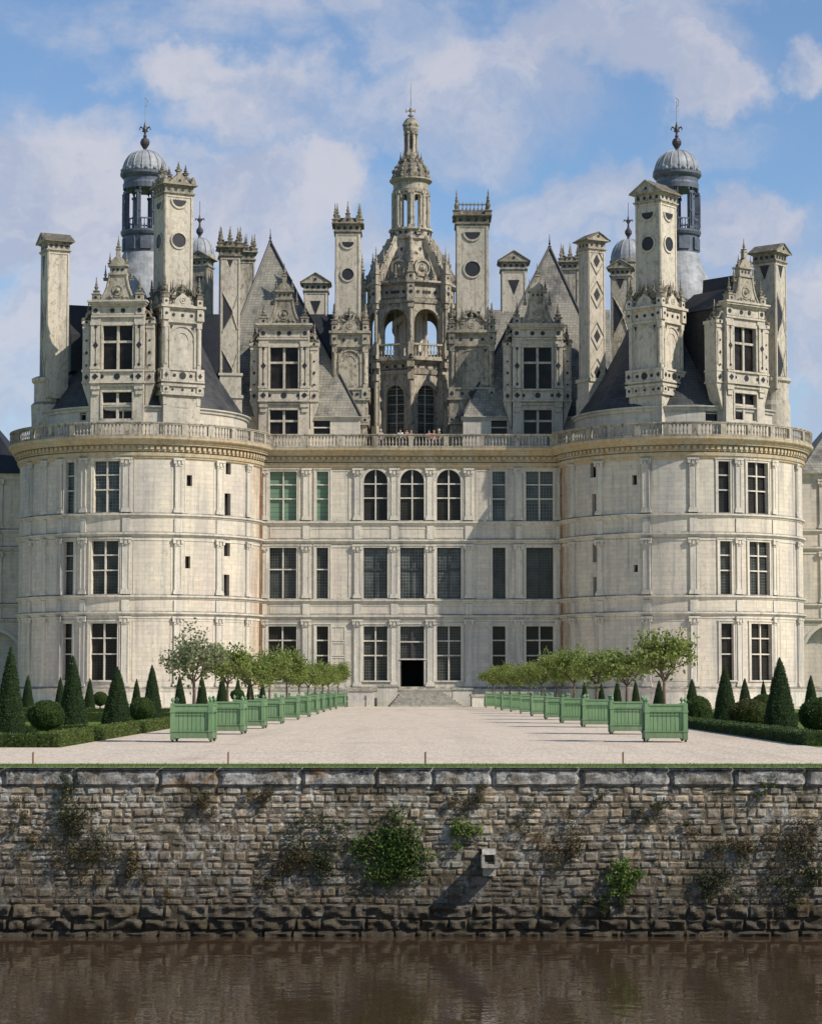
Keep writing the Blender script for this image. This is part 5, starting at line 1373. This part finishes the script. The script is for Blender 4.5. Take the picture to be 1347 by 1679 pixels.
# level 3: ribs and coved vault with medallions
m=MB()
prof=[(3.1,z(470)),(2.85,z(455)),(2.5,z(438)),(2.1,z(422)),(1.85,z(408)),(1.8,z(395))]
octring(m,prof)
for i in range(8):
    x,y=octv(i,1); m.frame((XL_,YL,0),PI/4*i)
    rp=[(RO+.15,z(470)),(RO-.05,z(455)),(RO-.5,z(438)),(RO-1.05,z(421)),(RO-1.6,z(406)),(RO-1.95,z(392))]
    for (ra,za),(rb,zb) in zip(rp,rp[1:]):
        q=[(-.17,-ra,za),(.17,-ra,za),(.17,-rb,zb),(-.17,-rb,zb)]; m.quad(*q); m.quad(*[(x_,y_+.55,z_-.25) for x_,y_,z_ in q])
        for s in (-.17,.17): m.quad((s,-ra,za),(s,-rb,zb),(s,-rb+.55,zb-.25),(s,-ra+.55,za-.25))
    for k in (1,2,3,4): m.ball(0,-rp[k][0]-.08,rp[k][1]+.05,.17,6)
    m.tube([(0,-r_-.03,zz_) for r_,zz_ in rp],.1,5)
    pin(m,0,-rp[2][0],rp[2][1],1.3,.14)
    m.frame((XL_,YL,0),PI/4*(i+.5))
    m.ring(0,-2.75,z(447),.62,.8,.14,16); m.ball(0,-2.6,z(447),.4,8); m.prism([(-.9,z(470)),(.9,z(470)),(.95,z(455)),(.5,z(435)),(0,z(430)),(-.5,z(435)),(-.95,z(455))],-2.75,-2.2)
    pin(m,0,-3.6,z(470),1.5,.16); pin(m,-.75,-3.5,z(470),1.1,.12); pin(m,.75,-3.5,z(470),1.1,.12)
m.frame(); m.build('ribbed_vault',M['oldorn'],LN)
q=MB()
for i in range(8):
    q.frame((XL_,YL,0),PI/4*(i+.5)); ap=RO*cos(PI/8); dots(q,-1.1,1.1,-ap,z(489),4,.13,.04); diamond(q,0,-ap,z(489),.2,.06); dots(q,-1.2,1.2,-ap,z(609),3,.12,.05); dots(q,-.55,.55,-1.86*cos(PI/8)-.12,z(386),2,.12,.06); diamond(q,0,-2.1,z(415),.2,.12)
    q.frame((XL_,YL,0),PI/4*i); q.disc(0,-RO-.8,z(492),.15,.02); q.disc(0,-RO-.8,z(483),.09,.02); q.disc(0,-RO-.75,z(466),.1,.02); diamond(q,0,-RO-.7,z(594),.18,.02)
q.frame(); q.build('slate_inlay',M['inlay'],LN)
# level 4 upper drum with balcony
m=MB()
m.lathe([(1.75,z(398)),(1.95,z(396)),(2.0,z(391)),(1.85,z(389)),(1.85,z(383)),(2.05,z(381)),(2.05,z(378)),(1.5,z(378))],XL_,YL,16)
for i in range(8):
    x,y=octv(i+.5,1.95); pin(m,XL_+x,YL+y,z(390),1.6,.17)
    m.frame((XL_,YL,0),PI/4*(i)); m.box(-.3,.3,-1.60,-1.2,z(378),z(318)); m.cyl(0,-1.64,.14,z(374),z(322),8); m.cbox(0,-1.6,.24,.18,z(322),z(317)); m.cbox(0,-1.6,.22,.18,z(378),z(373))
    m.cyl(-.27,-1.55,.08,z(374),z(322),6); m.cyl(.27,-1.55,.08,z(374),z(322),6)
    m.frame((XL_,YL,0),PI/4*(i+.5)); r=.31; N=8
    zs=z(328); pts=[(-r*cos(PI*j/N),zs+r*sin(PI*j/N)) for j in range(N+1)]
    for (x0,z0),(x1,z1) in zip(pts,pts[1:]):
        for y in (-1.5,-1.25): m.quad((x0,y,z0),(x1,y,z1),(x1,y,z(316)),(x0,y,z(316)))
        m.quad((x0,-1.25,z0),(x1,-1.25,z1),(x1,-1.5,z1),(x0,-1.5,z0))
m.frame()
m.lathe([(1.2,z(319)),(1.62,z(319)),(1.7,z(314)),(1.62,z(312)),(1.62,z(303)),(1.85,z(300)),(1.98,z(298)),(1.98,z(296)),(1.4,z(295))],XL_,YL,24)
m.build('upper_drum',M['oldorn'],LN)
m=MB()
prof=[(1.62,z(298)),(1.62,z(288)),(1.5,z(281)),(1.25,z(272)),(.95,z(266)),(.75,z(262))]
m.lathe(prof,XL_,YL,16)
for i in range(12):
    a=PI/6*i
    for r,zz_,s in ((1.66,z(292),.15),(1.6,z(282),.17),(1.4,z(275),.13),(1.05,z(267),.15)): m.ball(XL_+r*sin(a),YL-r*cos(a),zz_,s,6,1.25)
    m.tube([(XL_+(r+.03)*sin(a),YL-(r+.03)*cos(a),zz_) for r,zz_ in prof],.05,4)
    if i%2==0: pin(m,XL_+1.6*sin(a),YL-1.6*cos(a),z(297),.9,.14)
for i in range(8): a=PI/4*i; pin(m,XL_+.95*sin(a),YL-.95*cos(a),z(266),.95,.12)
m.build('crown',M['crust'],LN)
m=MB(); m.lathe([(.75,z(263)),(.8,z(258)),(.6,z(256)),(.58,z(252)),(.5,z(250)),(.5,z(218)),(.62,z(216)),(.72,z(212)),(.72,z(208)),(.6,z(207))],XL_,YL,12)
for i in range(8):
    a=PI/4*i+PI/8; x,y=XL_+.58*sin(a),YL-.58*cos(a); m.cyl(x,y,.085,z(252),z(219),6); m.cbox(x,y,.12,.12,z(221),z(217)); m.cbox(x,y,.12,.12,z(256),z(251))
m.build('upper_lantern',M['oldorn'],LN)
m=MB()
for i in range(4):
    m.frame((XL_,YL,0),PI/4*i*2); m.box(-.12,.12,-.52,-.49,z(245),z(224))
m.frame(); m.build('opening_shade_panel',M['inlay'],LN)  # dark panels on the solid shaft, painting the shade inside openings
m=MB(); prof=[(.68*cos(t_)**.8+.05,z(207)+(z(193)-z(207))*sin(t_)) for t_ in [PI/2*i/6 for i in range(7)]]; m.lathe(prof,XL_,YL,12)
for i in range(8): a=PI/4*i; m.ball(XL_+.7*sin(a),YL-.7*cos(a),z(205),.1,5,1.4)
m.frame((XL_,YL,0)); m.lathe([(.12,z(194)),(.1,z(191)),(.28,z(190)),(.28,z(188.5)),(.08,z(187)),(.1,z(183)),(.16,z(179)),(.06,z(176)),(.02,z(172))],0,0,8)
for a in (0,PI/2):
    m.frame((XL_,YL,0),a); m.box(-.42,.42,-.06,.06,z(182.5),z(180.5)); m.tube([(-.42,0,z(184)),(-.42,0,z(179))],.07,4); m.tube([(.42,0,z(184)),(.42,0,z(179))],.07,4)
m.frame(); m.build('top_finial',M['oldorn'],LN)
m=MB(); m.tube([(XL_,YL,z(174)),(XL_,YL,z(136))],[.04,.02],5); m.build('lightning_rod',M['leadlight'],LN)
# ------------------------------------------------------------------ side wings of the building
for sd in (-1,1):
    YS=199; x0=sd*(TX+7.0); x1=sd*70
    zt=zat(778,YS)
    a,b=sorted((x0,x1)); mf=lambda u,z_,d:(u,YS-d,z_)
    xc=xat(-12 if sd<0 else 1368,1080,YS); ar=xat(33,1080,YS)-xat(-12,1080,YS) if sd<0 else xat(1368,1080,YS)-xat(1318,1080,YS)
    h=(xc-ar,xc+ar,-.05,zat(1035 if sd<0 else 1024,YS)+ .0,True)
    m=MB(); wallgrid(m,mf,a,b,-.05,zt,[h],False,rev=.8); m.quad((h[0],YS+.8,-.05),(h[1],YS+.8,-.05),(h[1],YS+.8,h[3]),(h[0],YS+.8,h[3]),[(0,0),(4,0),(4,6),(0,6)])
    m.box(a,a+.3,YS+.01,YS+12,-.05,zt); m.box(b-.3,b,YS+.01,YS+12,-.05,zt)
    w_=m.build('wing_wall',M['wall'],CH); w_['label']='lower side wing of the building with a blind arch, at the %s edge'%('left' if sd<0 else 'right')
    m=MB(); courses(m,mf,a,b,False); profile(m,mf,a,b,[(zt-.5,0),(zt-.4,.1),(zt-.15,.15),(zt,.35),(zt+.1,.35),(zt+.1,-.2)],False)
    for k in range(9): pilaster(m,mf,sd*(TX+8.0+k*4.4)+.9*sd,.5,False,(2,3)) if abs(sd*(TX+8.0+k*4.4)+.9*sd)<68 else None
    m.ring(xc,YS,h[3]-ar,ar,ar+.3,.12,18,0,PI)
    m.build('string_course',M['trim'],CH)
    # hipped slate roof
    m=MB(); xe=xat(40 if sd<0 else 1309,778,YS-.5); zr=zt+6.5; xr=xe+sd*5.0; ym=YS+6; E=sd*70
    q=[(xe,YS-.5,zt+.05),(E,YS-.5,zt+.05),(E,ym,zr),(xr,ym,zr)]; m.quad(*q)
    m.quad((xe,YS+12.5,zt+.05),(E,YS+12.5,zt+.05),(E,ym,zr),(xr,ym,zr)); m.F([m.P(xe,YS-.5,zt+.05),m.P(xe,YS+12.5,zt+.05),m.P(xr,ym,zr)])
    r=m.build('roof',M['slateshade'] if sd<0 else M['slate'],CH); r['label']='hipped slate roof of the %s side wing'%('left' if sd<0 else 'right')  # left wing gets the slate with shade in its colour
# ------------------------------------------------------------------ entrance steps and parapets
ZT=zc(1134)
st=empty('entrance_steps',(0,183,0)); tag(st,'broad worn stone steps leading up to the open doorway','steps')
m=MB(); n=7
for k in range(n):
    y0=178.6+k*1.2; m.box(xat(640,1150,179)+.13*k,xat(757,1150,179)-.22*k,y0,YW-.42,-.02 if k==0 else ZT*k/n+.001,ZT*(k+1)/n-.001)
m.build('treads',M['copingst'],st)
def parapet(x0,x1,y0,y1,zt,lab,name='low_parapet'):
    e=empty(name,((x0+x1)/2,(y0+y1)/2,0)); m=MB(); m.box(x0,x1,y0,y1,-.02,zt-.16); m.build('wall',M['trim'],e)
    m=MB(); m.box(x0-.08,x1+.08,y0-.08,y1+.08,zt-.16,zt); m.build('coping',M['copingst'],e); tag(e,lab,'wall')
parapet(xat(571,1150,180),xat(612,1150,180),180,184.5,1.35,'pale stone parapet block left of the entrance steps')
parapet(xat(618,1150,184),xat(650,1150,184),184,188,1.7,'grey stone parapet between the left block and the doorway')
parapet(xat(742,1150,184),xat(774,1150,184),184.8,188,1.45,'stone parapet block right of the entrance steps')
parapet(xat(773.5,1150,179),xat(793,1150,179),179,184,.95,'bright stone corner block at the right foot of the steps')
parapet(xat(500,1150,185.5),xat(569,1150,185.5),185.5,186,1.15,'long low terrace wall behind the far end of the left planter row')
parapet(xat(796,1150,185.5),xat(905,1150,185.5),185.5,186,1.15,'long low terrace wall behind the far end of the right planter row')
# bench
X=xat(584,1153,177.5); bn=empty('park_bench',(X,177.5,0)); tag(bn,'small pale slatted bench on the gravel left of the steps','bench')
m=MB().frame((X,177.5,0)); 
for k in range(4): m.box(-.85,.85,-.25+k*.13,-.15+k*.13,.42,.46)
m.build('seat',M['trim'],bn); m=MB().frame((X,177.5,0))
for k in range(3): m.box(-.85,.85,.27,.31,.52+k*.13,.61+k*.13)
m.build('backrest',M['trim'],bn)
for s in (-.7,.7):
    m=MB().frame((X,177.5,0)); m.box(s-.04,s+.04,-.24,-.16,0,.42); m.box(s-.04,s+.04,.22,.27,0,.86); m.box(s-.04,s+.04,-.24,.27,.36,.415); m.build('leg',M['iron'],bn)
# ------------------------------------------------------------------ visitors on the terrace
def person(px,Y,h,shirt,hair,lab,turn=0,lean=0):
    X=xat(px,705,Y); e=empty('person',(X,Y,ZD),turn); 
    k=h/1.72
    V=[(0,0,.92),(0,0,1.10),(0,0,1.32),(0,-.01,1.47),(0,-.02,1.56),(0,-.02,1.66),
       (.17,0,1.40),(.24,-.03,1.14),(.20,-.20,.98),(-.17,0,1.40),(-.24,-.03,1.14),(-.20,-.20,.98),
       (.09,0,.84),(.10,-.02,.47),(.10,.0,.08),(.11,-.14,.03),(-.09,0,.84),(-.10,-.02,.47),(-.10,.0,.08),(-.11,-.14,.03),(.19,-.27,.96),(-.19,-.27,.96)]
    E=[(0,1),(1,2),(2,3),(3,4),(4,5),(2,6),(6,7),(7,8),(2,9),(9,10),(10,11),(0,12),(12,13),(13,14),(14,15),(0,16),(16,17),(17,18),(18,19),(8,20),(11,21)]
    Rr=[.15,.14,.15,.055,.085,.085,.065,.05,.035,.065,.05,.035,.09,.065,.045,.035,.09,.065,.045,.035,.028,.028]
    def skin(name,idx,grow,mat,par):
        mp={v:i for i,v in enumerate(idx)}
        me=bpy.data.meshes.new(name); me.from_pydata([(V[i][0]*k,(V[i][1]-lean*V[i][2])*k,V[i][2]*k) for i in idx],[(mp[a],mp[b]) for a,b in E if a in mp and b in mp],[])
        o=bpy.data.objects.new(name,me); COL.objects.link(o); o.parent=par
        sm=o.modifiers.new('skin','SKIN'); o.modifiers.new('sub','SUBSURF').levels=1; o.modifiers['sub'].render_levels=1
        for i,v in enumerate(idx): me.skin_vertices[0].data[i].radius=(Rr[v]*k*grow,Rr[v]*k*grow*(.72 if v<3 else 1)); me.skin_vertices[0].data[i].use_root=(i==0)
        me.materials.append(mat); return o
    b=skin('body',list(range(len(V))),1,M['skin'],e)
    skin('shirt',[0,1,2,6,7,9,10],1.12,shirt,e); skin('trousers',[0,12,13,14,16,17,18],1.12,M['jeans'],e)
    m=MB(); m.lathe([(.02,1.78*k),(.09*k,1.755*k),(.105*k,1.69*k),(.10*k,1.62*k),(.06*k,1.55*k)],0,(.025-lean*1.65)*k,10)
    hh=m.build('hair',hair,None); hh.parent=e; hh.location=(0,(.025-lean*1.65)*k,hh.location.z)
    tag(e,lab,'person','visitors behind the terrace balustrade')
M['skin']=simple('skin',(.45,.27,.19),.6,.3,.05); M['jeans']=simple('denim',(.05,.07,.11),.8)
cl=lambda n,c: simple(n,c,.8,.2,.1,6)
W_,P_,Rd,Bk,Gy=cl('cloth_white',(.75,.75,.76)),cl('cloth_violet',(.20,.12,.2)),cl('cloth_red',(.62,.12,.14)),cl('cloth_black',(.03,.03,.035)),cl('cloth_grey',(.35,.36,.42))
hd,hl,hg=cl('hair_dark',(.03,.02,.015)),cl('hair_light',(.30,.2,.1)),cl('hair_grey',(.5,.5,.48))
person(624,189.9,1.68,Gy,hg,'visitor in pale grey at the balustrade, leftmost of the group',.3)
person(656,189.9,1.72,W_,hd,'visitor in a white top near the middle of the balustrade',-.2)
person(666.5,190.3,1.74,Bk,hd,'visitor in black right beside the one in white',.2)
person(673.5,190.0,1.60,P_,hl,'shorter visitor in dusky violet right of the one in black',.1)
person(703,189.9,1.62,Rd,hd,'visitor in a red top leaning on the balustrade in front of the glazed arch',-.1,.05)
person(711,190.0,1.60,cl('cloth_pink',(.7,.3,.33)),hl,'visitor in a pink top next to the one in red',.2)
person(719,190.4,1.75,Bk,hg,'grey-haired visitor in black, rightmost of the group',-.4)
